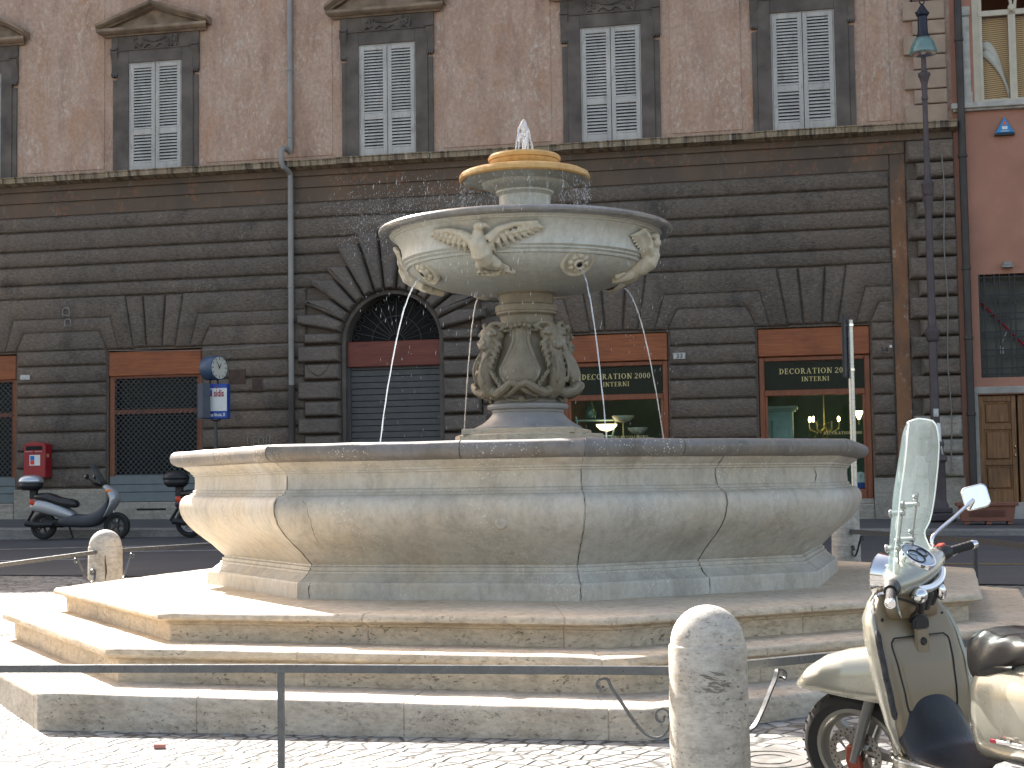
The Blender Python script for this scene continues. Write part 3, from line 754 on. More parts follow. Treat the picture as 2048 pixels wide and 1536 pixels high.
        o = lf.build('shutter', M['shutpaint'], w_)
    fr = MB()
    for s_ in (-1, 1): fr.box((c+s_*.578, -.03, 8.12), (c+s_*.60, .05, 10.44))
    fr.box((c-.578, -.03, 10.418), (c+.578, .05, 10.44)); fr.box((c-.578, -.05, 8.115), (c+.578, .05, 8.143))
    fr.build('window_frame', M['shutpaint'], w_)
    return w_
for i, c in enumerate(WC): make_window(c, i % 2 == 1)
bpy.context.view_layer.update()
# --- closed shop fronts on the left (wood board, lattice grille, sheet metal foot)
def closed_shop(c):
    b = MB(); b.use(M['woodframe'])
    for s_ in (-1, 1): b.box((c+s_*(HW-.01), .04, 1.19), (c+s_*(HW-.13), .13, 3.82), .01)
    b.box((c-HW+.13, .04, 3.02), (c+HW-.13, .12, 3.12), .008); b.box((c-HW+.13, .04, 3.76), (c+HW-.13, .12, 3.83), .008)
    s = b.build('shop_front', None, pal)
    MB().box((c-HW+.01, -.01, 3.82), (c+HW-.01, .12, LZ-.03), .012).build('sign_board', M['woodsign'], s)
    MB().box((c-HW+.12, .20, 1.7), (c+HW-.12, .21, 3.8)).build('glass', M['glass'], s)
    g_ = MB(); x0, x1, z0, z1 = c-HW+.12, c+HW-.08, 1.76, 3.79; pt = .115
    k = -int((z1-z0)/pt)-1
    while k*pt+x0 < x1:
        for s_ in (1, -1):
            p0 = x0+k*pt; a_, b_ = max(x0, p0), min(x1, p0+(z1-z0))
            if a_ < b_:
                za, zb = z0+(a_-p0), z0+(b_-p0)
                if s_ < 0: za, zb = z1-(za-z0), z1-(zb-z0)
                g_.tube([(a_, .02, za), (b_, .02, zb)], .0065, 4, False)
        k += 1
    nx = int((x1-x0)/pt*2); nz = int((z1-z0)/pt*2)
    for i in range(nx):
        for j in range(nz):
            if (i+j) % 2 == 0: g_.box((x0+i*pt/2-.008, .006, z0+j*pt/2-.008), (x0+i*pt/2+.008, .014, z0+j*pt/2+.008))
    g_.build('lattice_grille', M['ironlight'], s)
    f = MB(); z = 1.20
    for h in (.20, .16, .18):
        f.box((c-HW+.02, .02, z), (c+HW-.02, .06, z+h-.012), .008); z += h
    f.box((c-HW+.02, .05, 1.19), (c+HW-.02, .08, 1.76))
    f.build('metal_foot_panel', M['metal_teal'], s)
    return s
closed_shop(CEN[0]); closed_shop(CEN[1])
# --- lettering made from strokes (thick uprights, thin arms, serifs)
def serif_word(mb, wd, x, z, h, y, gap=.16):
    T, t = .17, .065
    def q(pts): mb.add([(x+px*h, y, z+pz*h) for px, pz in pts], [tuple(range(len(pts)))], False)
    def bar(x0, z0, x1, z1): q([(x0, z0), (x1, z0), (x1, z1), (x0, z1)])
    def slant(xa, za, xb, zb, w): q([(xa, za), (xa+w, za), (xb+w, zb), (xb, zb)])
    def ser(xc, z0): bar(xc-.16, z0, xc+.16, z0+t)
    def arc(cx, cz, rx, rz, a0, a1, th=T, tv=t):
        n_ = 14
        for i in range(n_):
            qa, qb = radians(a0+(a1-a0)*i/n_), radians(a0+(a1-a0)*(i+1)/n_); P = []
            for a in (qa, qb): P.append((cx+rx*cos(a), cz+rz*sin(a)))
            for a in (qb, qa): P.append((cx+(rx-th)*cos(a), cz+(rz-tv)*sin(a)))
            q(P)
    for ch in wd:
        if ch == ' ': x += .32*h; continue
        if ch in 'DERIN': bar(.10, 0, .10+T, 1)
        if ch == 'D': ser(.17, 0); ser(.17, 1-t); arc(.22, .5, .56, .5, -90, 90); wdt = .80
        elif ch == 'E': bar(.0, 0, .64, t); bar(0, 1-t, .62, 1); bar(.2, .48, .5, .48+t); bar(.58, 0, .64, .25); bar(.56, .76, .62, 1); bar(.46, .38, .5, .66); wdt = .68
        elif ch == 'C': arc(.46, .5, .44, .5, 45, 315); bar(.72, .70, .78, 1); wdt = .80
        elif ch == 'O': arc(.46, .5, .44, .5, 0, 360); wdt = .92
        elif ch == 'R': ser(.17, 0); bar(0, 1-t, .35, 1); arc(.32, .75, .32, .25, -90, 90, .15); bar(.2, .48, .34, .54); slant(.62, 0, .34, .5, .17); bar(.6, 0, .86, t); wdt = .82
        elif ch == 'A': slant(.08, 0, .40, 1, .07); slant(.66, 0, .36, 1, .18); bar(.2, .3, .7, .3+t); bar(0, 0, .26, t); bar(.56, 0, .96, t); wdt = .94
        elif ch == 'T': bar(.30, 0, .30+T, 1); bar(0, 1-t, .78, 1); bar(0, .76, .06, 1); bar(.72, .76, .78, 1); ser(.385, 0); wdt = .78
        elif ch == 'I': ser(.185, 0); ser(.185, 1-t); wdt = .37
        elif ch == 'N': mb.add([], []); slant(.66, 0, .12, 1, .18); bar(.74, 0, .81, 1); ser(.16, 0); bar(.62, 1-t, .94, 1); bar(-.02, 1-t, .2, 1); wdt = .92
        elif ch == '2': arc(.32, .70, .28, .30, -20, 170, .14); q([(.02, .1), (.14, .1), (.60, .62), (.46, .60)]); bar(.02, 0, .62, .14); wdt = .64
        elif ch == '0': arc(.30, .5, .28, .5, 0, 360, .14); wdt = .60
        elif ch == 'S': arc(.3, .74, .24, .26, 30, 270, .12); arc(.3, .26, .26, .26, -150, 90, .12); wdt = .58
        elif ch == 'G': arc(.46, .5, .44, .5, 45, 335); bar(.66, .05, .80, .42); wdt = .88
        elif ch == 'L': bar(.10, 0, .10+T, 1); ser(.17, 1-t); bar(0, 0, .62, t); bar(.56, 0, .62, .26); wdt = .66
        elif ch == 'B': bar(.10, 0, .10+T, 1); arc(.32, .75, .28, .25, -90, 90, .14); arc(.32, .27, .33, .27, -90, 90, .15); bar(0, 0, .34, t); bar(0, 1-t, .34, 1); wdt = .70
        else: wdt = .4
        x += (wdt+gap)*h
    return x
def word_w(wd, h):
    m_ = MB(); return serif_word(m_, wd, 0, 0, h, 0)-.16*h
def word(mb, wd, xc, z, h, y): serif_word(mb, wd, xc-word_w(wd, h)/2, z, h, y)
# --- open shop fronts on the right
def open_shop(c, tx):
    b = MB(); b.use(M['woodframe'])
    for s_ in (-1, 1): b.box((c+s_*(HW-.012), .02, 1.10), (c+s_*(HW-.115), .14, 3.80), .012)
    b.box((c-HW+.115, .02, 3.06), (c+HW-.115, .13, 3.17), .01); b.box((c-HW+.115, .02, 3.72), (c+HW-.115, .13, 3.80), .01)
    b.box((c-HW+.115, .02, 1.10), (c+HW-.115, .13, 1.28), .012)
    for s_ in (-1, 1): b.box((c+s_*(HW-.115), .035, 1.28), (c+s_*(HW-.165), .11, 3.06), .006)
    s = b.build('shop_front', None, pal)
    MB().box((c-HW+.01, -.03, 3.81), (c+HW-.01, .12, LZ-.025), .014).build('sign_board', M['woodsign'], s)
    MB().box((c-HW+.1, .07, 3.17), (c+HW-.1, .074, 3.73)).build('transom_glass', M['glass'], s)
    MB().box((c-HW+.1, .07, 1.27), (c+HW-.1, .074, 3.07)).build('window_glass', M['glass'], s)
    t = MB(); word(t, 'DECORATION 2000', tx, 3.475, .105, .064); word(t, 'INTERNI', tx, 3.33, .088, .064)
    t.build('lettering', M['gold'], s)
    bk = MB(); bk.box((c-HW+.1, .12, 3.17), (c+HW-.12, .13, 3.73)); bk.build('transom_backing', M['dark'], s)
    t = MB(); word(t, 'INGRESSO LIBERO' if c < 4 else 'DECORATION 2000', c+(.28 if c < 4 else .5), 2.31, .055, .064); t.build('small_lettering', M['gold'], s)
    return s
open_shop(CEN[2], 2.06); open_shop(CEN[3], 5.87)
# shared shop room behind the two windows
b = MB(); x0, x1 = CEN[2]-HW-.02, CEN[3]+HW+.02
b.use(M['teal']); b.add([(x0, 2.9, .9), (x1, 2.9, .9), (x1, 2.9, 4.5), (x0, 2.9, 4.5)], [(0, 1, 2, 3)], False)
for x in (x0, x1, 3.95): b.add([(x, .15, .9), (x, 2.9, .9), (x, 2.9, 4.5), (x, .15, 4.5)], [(0, 1, 2, 3)], False)
b.use(M['dark']); b.add([(x0, .15, 4.45), (x1, .15, 4.45), (x1, 2.9, 4.45), (x0, 2.9, 4.45)], [(0, 1, 2, 3)], False)
b.use(M['walk']); b.add([(x0, .1, 1.08), (x1, .1, 1.08), (x1, 2.9, 1.08), (x0, 2.9, 1.08)], [(0, 1, 2, 3)], False)
b.build('shop_room', None, pal)
MB().box((CEN[2]+HW+.0, .02, .4), (CEN[3]-HW-.0, .4, 5.6)).build('pier_core', M['rust'], pal)
# house number plates, small plates, hatches, graffiti
def plate(u, z, wd, h, mat, nm='number_plate', y=-.092): return MB().box((u-wd/2, y, z-h/2), (u+wd/2, y+.02, z+h/2), .004).build(nm, mat, pal)
M['platew'] = plain('chipped_marble_plate', (.50, .49, .46), .6, var=.3, nscale=14)
p = plate(3.32, 3.875, .23, .12, M['platew']); text('number', '33', .13, M['black'], p, (3.32, -.096, 3.83), sx=1.15)
p = plate(7.15, 3.87, .20, .13, M['quoin']); text('number', '34', .14, M['black'], p, (7.15, -.096, 3.82), sx=1.1)
plate(7.27, 3.93, .05, .05, M['white'], 'doorbell_plate'); plate(-10.52, 3.85, .22, .10, M['platew'], 'blank_plate')
M['rusty'] = plain('rusty_hatch', (.075, .045, .035), .7, .2, .4, 9)
MB().box((-5.93, -.084, 3.58), (-5.56, -.05, 3.88), .004).build('meter_hatch', M['rusty'], pal)
MB().box((-5.42, -.084, 3.42), (-5.20, -.05, 3.68), .004).build('meter_hatch', M['rusty'], pal)
b = MB(); gx0, gz0 = -5.53, 2.30
def scr(pts, r=.007): b.tube([(gx0+x, -.078, gz0+z) for x, z in pts], r, 4, False)
for pts in ([(0, .2), (.02, .0), (.06, .14), (.09, .0), (.11, .2)], [(.24, .2), (.15, .2), (.14, .0), (.22, 0)], [(.15, .1), (.21, .1)], [(.30+.06*cos(q), .10+.09*sin(q)) for q in [k*.6 for k in range(12)]], [(.42, .2), (.40, 0), (.42, .1), (.49, .1), (.50, .22), (.48, .0)]): scr(pts)
b.build('graffiti', plain('pale_scrawl', (.33, .31, .28), .9, var=.3), pal)
b = MB(); gx0, gz0 = -9.66, 4.92
for q, s_ in (((0, .2), 1), ((.05, -.02), .9)):
    b.tube([(gx0+q[0]+x*s_, -.078, gz0+q[1]+z*s_) for x, z in ((0, 0), (0, .13), (.03, .17), (.13, .17), (.15, .13), (.15, 0), (.0, .03), (.12, .02))], .012, 4, False)
b.build('chalk_mark', plain('faint_chalk', (.28, .26, .24), .9, var=.3), pal)
# drooping cables
b = MB()
def cable(pts, r=.006): b.tube([(x, -.20, z) for x, z in pts], r, 4, False)
cable([(-4.25+.62*t, 3.96-.30*sin(pi*t)+.08*t) for t in [i/14 for i in range(15)]])
b.build('cable', M['rusty'], pal); b = MB(); b.X = Matrix.Translation((0, .10, 0)); cable([(-8.6+4.1*t, 4.36-.06*sin(pi*t)) for t in [i/14 for i in range(15)]]); b.X = None
b.build('cable', M['zinc'], pal); b = MB(); b.tube([(8.30+.02*sin(z*3), -.195, z) for z in [1.5+.4*i for i in range(16)]], .012, 5)
b.build('cable', plain('grey_cable', (.20, .19, .17), .7), pal)
# drainpipes
b = MB(); px = -4.56
b.tube([(px, -.10, 25)]+[(px, -.10, 8.42), (px, -.12, 8.32)], .058, 12)
b.tube([(px-.06, -.36, 8.33), (px-.08, -.40, 8.28), (px-.08, -.41, 8.05), (px-.05, -.38, 7.95), (px+.0, -.24, 7.90), (px+.02, -.16, 7.84), (px+.02, -.15, 7.7), (px+.02, -.15, 3.50)], .058, 12)
b.tube([(px, -.10, 8.30), (px-.04, -.2, 8.36), (px-.06, -.35, 8.34)], .056, 12)
for z in (10.0, 8.6): b.lathe([(.058, 0), (.070, .005), (.070, .035), (.058, .04)], (px, -.10, z), 14)
for z in (7.05, 5.5): b.lathe([(.058, 0), (.070, .005), (.070, .035), (.058, .04)], (px+.02, -.15, z), 14)
dp = b.build('drainpipe', M['zinc'], pal)
MB().tube([(px+.02, -.15, 3.52), (px+.02, -.15, 1.45)], .066, 12).build('cast_iron_foot', M['darkpipe'], dp)
# ------------------------------------------------------------------ red building on the right
red = empty('red_building', tuple(fw(8.55, 0, 0)), FR, 'brick red stuccoed house with barred window and panelled double door beside the palazzo corner', 'building')
R0, R1, RT = 0.0, 9.0, 24.0
b = MB()
def hole_wall(b, x0, x1, z0, z1, holes, y=0., d=.3):
    xs = sorted({x0, x1, *[h[0] for h in holes], *[h[1] for h in holes]}); zs = sorted({z0, z1, *[h[2] for h in holes], *[h[3] for h in holes]})
    for i in range(len(xs)-1):
        for j in range(len(zs)-1):
            mx, mz = (xs[i]+xs[i+1])/2, (zs[j]+zs[j+1])/2
            if not any(h[0] < mx < h[1] and h[2] < mz < h[3] for h in holes):
                b.add([(xs[i], y, zs[j]), (xs[i+1], y, zs[j]), (xs[i+1], y, zs[j+1]), (xs[i], y, zs[j+1])], [(0, 1, 2, 3)], False)
    for h in holes: 
        for u in (h[0], h[1]): b.add([(u, y, h[2]), (u, y+d, h[2]), (u, y+d, h[3]), (u, y, h[3])], [(0, 1, 2, 3)], False)
        for z in (h[2], h[3]): b.add([(h[0], y, z), (h[1], y, z), (h[1], y+d, z), (h[0], y+d, z)], [(0, 1, 2, 3)], False)
WX0, WX1 = .33, 1.85; DX0, DX1 = .235, 1.80
hole_wall(b, R0, R1, .3, RT, [(.335, 1.90, 3.30, 5.22), (.26, 1.62, .9, 2.985), (.38, 2.2, 8.43, 11.3)])
b.box((R0, .35, RT), (R1, 10, RT)); b.box((R0+.01, 3.2, .3), (R1, 10, RT)); b.box((R0+.01, .31, 5.5), (R1, 3.2, 8.3)); b.box((R0+.01, .31, 11.4), (R1, 3.2, RT)); b.box((2.3, .31, .3), (R1, 3.2, RT-.1))
b.build('wall', M['redwall'], red)
MB().box((R0, -.9, RT), (R1, 10, RT+.35)).build('roof', M['ledge'], red)
# upper arched casement window
b = MB(); b.use(M['cream'])
b.box((.37, .02, 8.44), (.44, .14, 11.3)); b.box((.50, .05, 8.44), (.56, .13, 11.3)); b.box((.44, .06, 8.44), (.50, .12, 11.3))
b.box((1.03, .04, 8.44), (1.16, .13, 10.15)); b.box((.56, .05, 8.44), (2.1, .13, 8.52)); b.box((.50, .04, 10.10), (2.2, .13, 10.20)); b.box((1.085, .035, 8.5), (1.10, .13, 10.1))
b.lathe([(.0, 0), (.10, 0), (.10, .05), (.07, .07), (0, .08)], (0, 0, 0), 4) if False else None
for s_ in (-1, 1):
    b.tube([(1.13+s_*(.33+.30*cos(q)), .09, 10.20+.55*sin(q)) for q in [pi*i/12 for i in range(13)]], .03, 6)
b.ball((1.10, .03, 10.22), (.07, .04, .07))
win = b.build('window', None, red)
b = MB(); b.use(plain('pale_window_marble', (.42, .40, .36), .7, var=.3, nscale=6))
for x in (.19, ): b.box((x, -.06, 8.44), (x+.13, .05, 10.1), .01); b.box((x-.02, -.09, 10.1), (x+.15, .05, 10.28), .015); b.box((x-.02, -.08, 8.44), (x+.15, .05, 8.66), .012)
b.box((-.05, -.16, 8.33), (2.6, .2, 8.435), .012); b.box((-.02, -.10, 8.29), (2.6, 0, 8.335), .008)
b.build('window_sill', None, win)
b = MB(); g = G('bamboo_blind')
sl = g.ramp(g.n('ShaderNodeTexWave', {'Vector': g.map((1, 1, 1), rot=(0, radians(-11), 0)), 'Scale': 8.5, 'Distortion': 1.2, 'Detail': 3}, wave_type='BANDS', bands_direction='Z').outputs[0], [(.15, (.20, .11, .045)), (.6, (.62, .42, .21))])
M['bamboo'] = g.out(sl, .7)
b.box((.54, .22, 8.46), (2.2, .24, 10.1)); b.build('bamboo_blind', M['bamboo'], win)
MB().box((.54, .10, 8.5), (2.1, .104, 10.12)).build('glass', glassy('clear_glass', (.97, .97, .95), .0), win)
b = MB(); cw = plain('painted_reflection_white', (.62, .60, .56), .8, var=.1)  # white strips modelled in place of the arches reflected in the glass
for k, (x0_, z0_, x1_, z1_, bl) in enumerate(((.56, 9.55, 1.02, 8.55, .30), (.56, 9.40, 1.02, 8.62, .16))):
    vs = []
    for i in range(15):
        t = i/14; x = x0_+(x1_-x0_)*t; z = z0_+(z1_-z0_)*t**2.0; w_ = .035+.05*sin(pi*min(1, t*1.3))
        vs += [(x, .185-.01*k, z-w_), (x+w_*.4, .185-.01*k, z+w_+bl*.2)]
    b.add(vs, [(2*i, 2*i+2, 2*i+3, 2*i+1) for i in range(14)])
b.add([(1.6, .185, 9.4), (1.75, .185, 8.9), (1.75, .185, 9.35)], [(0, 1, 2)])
b.build('reflection_strips', cw, win); solid(bpy.data.objects['reflection_strips'], .008)
# barred window
b = MB(); x0, x1, z0, z1 = .335, 1.90, 3.30, 5.22
nx = 17
for i in range(nx+1):
    if i % 3 == 2: continue
    x = x0+.02+(x1-x0-.04)*i/nx; b.box((x-.014, .03, z0), (x+.014, .05, z1))
zz_ = [z1-.05-(z1-z0)*i/17 for i in range(18)]
for i, z in enumerate(zz_):
    if i % 3 == 2: continue
    b.box((x0, .05, z-.013), (x1, .07, z+.013))
gr = b.build('window_grille', M['black'], red)
b = MB(); b.use(plain('dusty_window_back', (.12, .125, .105), .6, var=.5, nscale=2.)); b.box((x0, .26, z0), (x1, .28, z1))
b.use(M['redink']); b.tube([(x0+.02, .18, 4.75), (x0+1.1, .18, 3.55)], .022, 5)
b.use(M['white']); b.box((.70, .15, 3.75), (.76, .155, 3.86)); b.tube([(.70, .2, 3.86), (.85, .2, 4.2)], .008, 4)
b.build('window_pane', None, gr)
# door
b = MB(); b.use(plain('grey_door_stone', (.34, .32, .29), .75, var=.25, nscale=4, bump=.3))
b.box((.165, -.03, .8), (.262, .12, 3.0), .01); b.box((.165, -.03, 3.0), (1.8, .12, 3.13), .01); b.box((1.62, -.03, .8), (1.72, .12, 3.0), .01)
b.box((.165, -.12, .6), (1.8, .12, 1.0), .012)
dr = b.build('doorway', None, red)
b = MB()
for (u0, u1) in ((.268, .93), (.965, 1.62)):
    d = MB(); d.use(M['door']); st = .085
    d.box((u0, .12, .98), (u1, .16, 2.97))
    for (a_, c_) in ((u0, u0+st), (u1-st, u1)): d.box((a_, .085, .98), (c_, .13, 2.97), .008)
    zr = [(.98, 1.22), (1.68, 1.76), (2.34, 2.43), (2.86, 2.97)]
    for z0, z1 in zr: d.box((u0+st, .09, z0), (u1-st, .13, z1), .008)
    for z0, z1 in ((1.22, 1.68), (1.76, 2.34), (2.43, 2.86)): d.prism([(u0+st+.03, z0+.03), (u1-st-.03, z0+.03), (u1-st-.03, z1-.03), (u0+st+.03, z1-.03)], .12, .095, .025)
    lf = d.build('door_leaf', None, dr)
    if u0 < .5:
        brass = plain('polished_brass', (.75, .55, .2), .2, 1.)
        for z in (1.86, 2.02): MB().ball((u1-.035, .055, z), (.018, .03, .04), 10, 7).build('handle', brass, lf)
MB().box((.26, .165, .9), (1.62, .18, 3.0)).build('door_gap', M['dark'], dr)
# alarm box, lamp fitting, pipe
b = MB(); b.use(plain('sky_blue_plastic', (.035, .24, .52), .4, var=.05)); tx, tz = .89, 7.83
b.prism([(tx-.175, tz), (tx+.175, tz), (tx, tz+.31)], 0, -.10, .02)
b.use(M['black']).box((tx-.175, -.11, tz-.035), (tx+.175, 0, tz-.001))
al = b.build('alarm_box', None, red)
b = MB(); b.use(plain('alarm_orange', (.75, .12, .02), .4)).prism([(tx-.04, tz+.16), (tx+.04, tz+.16), (tx, tz+.23)], -.09, -.106)
b.use(M['white']).box((tx-.05, -.105, tz+.07), (tx+.05, -.09, tz+.13), .004); b.box((tx-.075, -.105, tz+.03), (tx+.075, -.09, tz+.042)); b.build('alarm_badge', None, al)
b = MB(); b.box((.76, -.16, 5.32), (.95, 0, 5.36)); b.prism([(.775, 5.36), (.935, 5.36), (.92, 5.43), (.79, 5.43)], 0, -.14, .01); b.build('wall_light', M['zinc'], red)
b = MB(); b.tube([(.12, -.14, 25), (.12, -.14, .95)], .07, 12)
for z in (9.6, 7.4, 5.3, 4.0, 2.6): b.lathe([(.07, 0), (.085, .01), (.085, .06), (.07, .07)], (.12, -.14, z), 12)
b.build('drainpipe', M['darkpipe'], red)
MB().box((-.03, -.01, .5), (.0, .2, 24)).build('party_wall', M['redwall'], red)
# ------------------------------------------------------------------ street furniture at the far pavement
def base_at(x, y): return terr(x, y)
def walk_z(x, y):
    t = (y-kerb_y(x))/3.4; return road_z(x)+.12+.1*max(0, min(1, t))
# lamp post
LX, LY = 7.56, 27.25; zb = walk_z(LX, LY)
lp = empty('street_lamp', (LX, LY, zb), (0, 0, 0), 'tall cast iron street lamp with bell shaped glass shade by the palazzo corner', 'street lamp')
def L_(prof): return [(r, z-zb) for r, z in prof]
b = MB(); b.box((-.26, -.26, 0), (.26, .26, .14), .02); b.box((-.21, -.21, .14), (.21, .21, .24), .02)
b.lathe([(.20, .24), (.19, .30), (.165, .34), (.16, .40), (.155, 1.02), (.17, 1.05), (.20, 1.08), (.20, 1.13), (.17, 1.17), (.14, 1.22), (.13, 1.30), (.15, 1.34), (.15, 1.40), (.11, 1.46), (.09, 1.60)], seg=8, smooth=False)
b.build('base', M['lampiron'], lp)
b = MB(); b.lathe([(.09, 1.55), (.082, 1.7), (.075, 3.2), (.10, 3.22), (.115, 3.26), (.115, 3.31), (.135, 3.36), (.135, 3.41), (.10, 3.45), (.075, 3.48), (.072, 3.6), (.060, 5.55), (.058, 5.82), (.085, 5.85), (.10, 5.92), (.105, 6.02), (.115, 6.04), (.115, 6.08), (.08, 6.12), (.055, 6.2), (.052, 6.4), (.045, 7.6), (.060, 7.62), (.060, 7.66), (.048, 7.70), (.055, 7.9), (.09, 8.02), (.11, 8.05), (.11, 8.10), (.05, 8.14), (.045, 8.18), (.045, 8.40)], seg=20)
b.lathe([(.06, 5.5), (.065, 5.6), (.10, 5.84)], seg=8)
b.build('pole', M['lampiron'], lp)
z0 = 8.46
sh = MB(); sh.lathe([(.235, z0), (.24, z0+.02), (.225, z0+.10), (.19, z0+.20), (.14, z0+.28), (.10, z0+.30)], seg=32); o = sh.build('glass_shade', glassy('greenish_shade_glass', (.55, .78, .76), .12, .55, (.40, .58, .56), .15), lp); solid(o, .012)
sh = MB(); sh.lathe([(.225, z0+.004), (.17, z0+.06), (.06, z0+.10), (0, z0+.10)], seg=32); sh.build('reflector', M['chrome'], lp)
MB().ball((0, 0, z0+.045), (.05, .05, .06)).build('bulb', M['white'], lp)
b = MB(); b.lathe([(.12, z0+.28), (.125, z0+.31), (.10, z0+.35), (.09, z0+.45), (.085, z0+.68), (.10, z0+.70), (.115, z0+.72), (.115, z0+.76), (.09, z0+.80), (.055, z0+.86), (.03, z0+.90), (0, z0+.91)], seg=20)
for q in range(6): b.ball((.115*cos(q*pi/3), .115*sin(q*pi/3), z0+.76), .02, 8, 5)
b.tube([(.045*cos(q), 0, z0+.97+.055*sin(q)) for q in [2*pi*i/14 for i in range(15)]], .014, 6); b.tube([(0, 0, z0+1.01), (0, 0, z0+1.2), (.15, .1, z0+1.5), (.1, .5, z0+1.7), (0, .75, z0+1.2)], .025, 8)
b.build('lamp_cap', plain('black_cast_iron', (.012, .014, .026), .4), lp)
b = MB(); b.box((-.05, -.098, 1.86), (.04, -.088, 2.0)); b.build('sticker', M['platew'], lp)
b = MB(); b.add([(.0, -.1, 1.75), (.06, -.11, 1.74), (.07, -.12, 1.35), (.10, -.13, 1.15), (.06, -.13, 1.2), (.03, -.11, 1.4)], [(0, 1, 2, 5), (5, 2, 3, 4)]); o = b.build('torn_paper', M['white'], lp); solid(o, .002)
# clock sign
CX, CY = -5.70, 29.35; zb = walk_z(CX, CY)
ck = empty('clock_sign', (CX, CY, zb), (0, 0, 0), 'blue and white advertising box with a drum clock on a thin pole', 'sign')
MB().tube([(-.02, 0, 0), (-.02, 0, 2.0)], .035, 10).build('pole', M['iron'], ck)
ya = radians(34)    # sign box turned so that a printed side and a narrow plain side show
b = MB(); b.X = Matrix.Rotation(-ya*0-radians(8), 4, 'Z'); b.use(M['blue']); Z0 = 2.79-zb; Z1 = 3.465-zb
b.box((-.175, -.10, Z0), (.24, .10, Z1), .012); bx = b.build('sign_box', None, ck)
X = b.X
def onbox(name, f, mat): q = MB(); q.X = X; f(q); return q.build(name, mat, bx)
onbox('white_panel', lambda q: q.box((-.17, -.106, Z0+.15), (.235, -.10, Z1-.085)), M['white'])
q = MB(); q.X = Matrix.Rotation(radians(40), 4, 'Z'); q.box((-.35, -.09, Z0+.02), (-.19, .10, Z1)); q.X = X; q.build('side_board', plain('slate_grey_board', (.075, .085, .115), .6), bx)
q = MB(); q.X = X; q.use(M['white']).box((-.335, -.112, Z0+.28), (-.19, -.10, Z0+.335)); q.use(plain('brass_yellow_card', (.38, .28, .10), .6)).box((-.31, -.112, Z0+.06), (-.21, -.10, Z0+.27))
q.use(plain('slate_board_front', (.075, .085, .115), .6)).box((-.355, -.10, Z0+.0), (-.178, -.06, Z1+.0)); q.build('side_cards', None, bx)
t = text('brand_text', 'sidis', .19, M['redink'], bx, (0, 0, 0), sx=.62, bold=.004); t.matrix_local = X @ Matrix.Translation((.078, -.109, Z1-.245)) @ Matrix.Rotation(pi/2, 4, 'X') @ Matrix.Diagonal((.62, 1, 1, 1))
q = MB(); q.X = X; q.use(M['redink']).box((.03, -.111, Z1-.10), (.045, -.107, Z1-.03)); q.build('brand_ascender', None, bx)
q = MB(); q.X = X; q.use(plain('logo_blue', (.03, .12, .45), .5)).box((-.12, -.111, Z1-.24), (-.055, -.107, Z1-.12)); q.use(M['redink']).prism([(-.12, Z1-.24), (-.075, Z1-.24), (-.075, Z1-.20), (-.12, Z1-.16)], -.107, -.1115); q.build('logo', None, bx)
t = text('address_text', 'P.zza Nicosia, 35', .085, M['white'], bx, (0, 0, 0), sx=.58, bold=.002); t.matrix_local = X @ Matrix.Translation((.035, -.103, Z0+.05)) @ Matrix.Rotation(pi/2, 4, 'X') @ Matrix.Diagonal((.58, 1, 1, 1))
b = MB(); b.tube([(-.02, 0, 1.95), (-.02, 0, Z0)], .02, 8); b.lathe([(.03, Z0-.05), (.10, Z0-.02), (.10, Z0)], (-.02, 0, 0), 14); b.build('bracket', M['iron'], ck)
b = MB(); cxm = Matrix.Translation((-.06, 0, 3.775-zb)) @ Matrix.Rotation(radians(56), 4, 'Z') @ Matrix.Rotation(pi/2, 4, 'X')
b.X = cxm; b.use(M['blue'] if False else plain('steel_blue_drum', (.05, .085, .15), .35)); b.lathe([(.0, -.16), (.225, -.16), (.235, -.14), (.235, .14), (.225, .16), (.215, .16)], seg=40)
dm = b.build('clock_drum', None, ck)
b = MB(); b.X = cxm; b.lathe([(.0, .150), (.218, .152)], seg=40); b.build('clock_face', plain('cream_clock_face', (.58, .57, .50), .5, var=.04), dm)
b = MB(); b.X = cxm
for i in range(12):
    b = MB(); b.X = cxm; a = i*pi/6; r0 = .165 if i % 3 else .15
    b.add([(r*cos(a)+o_*sin(a), r*sin(a)-o_*cos(a), .156) for r, o_ in ((r0, -.008), (.20, -.008), (.20, .008), (r0, .008))], [(0, 1, 2, 3)], False); b.build('hour_mark', M['black'], dm)
for a, L in ((radians(60), .10), (radians(120), .15)):
    b = MB(); b.X = cxm; b.add([(r*cos(a)+o_*sin(a), r*sin(a)-o_*cos(a), .158) for r, o_ in ((-.02, -.012), (L, -.006), (L, .006), (-.02, .012))], [(0, 1, 2, 3)], False); b.build('clock_hand', M['black'], dm)
b = MB()
for x in (-.13, .02): b.tube([(x, 0, Z1-.01), (x, 0, 3.60-zb)], .02, 8)
b.build('clock_stand', M['black'], ck)
# post box
pb = empty('post_box', tuple(fw(-10.10, .13, 1.72)), FR, 'red wall post box with two letter slots and a white sticker', 'post box')
b = MB(); b.box((-.275, -.25, 0), (.22, .05, .70), .02); b.loft([[(x, -.25, .70+.05*(1-((x+.027)/.25)**2)) for x in [-.275+.495*i/10 for i in range(11)]]+[(x, -.25, .69) for x in [.22-.495*i/10 for i in range(11)]], [(x, .05, .70+.05*(1-((x+.027)/.25)**2)) for x in [-.275+.495*i/10 for i in range(11)]]+[(x, .05, .69) for x in [.22-.495*i/10 for i in range(11)]]])
bd = b.build('body', M['postred'], pb)
b = MB(); b.use(M['dark']).box((-.22, -.255, .58), (.16, -.24, .665)); b.use(plain('pinkish_slot_lip', (.60, .22, .25), .4)).box((-.235, -.285, .535), (-.05, -.25, .56), .008); b.box((.0, -.285, .535), (.17, -.25, .56), .008); b.build('letter_slots', None, bd)
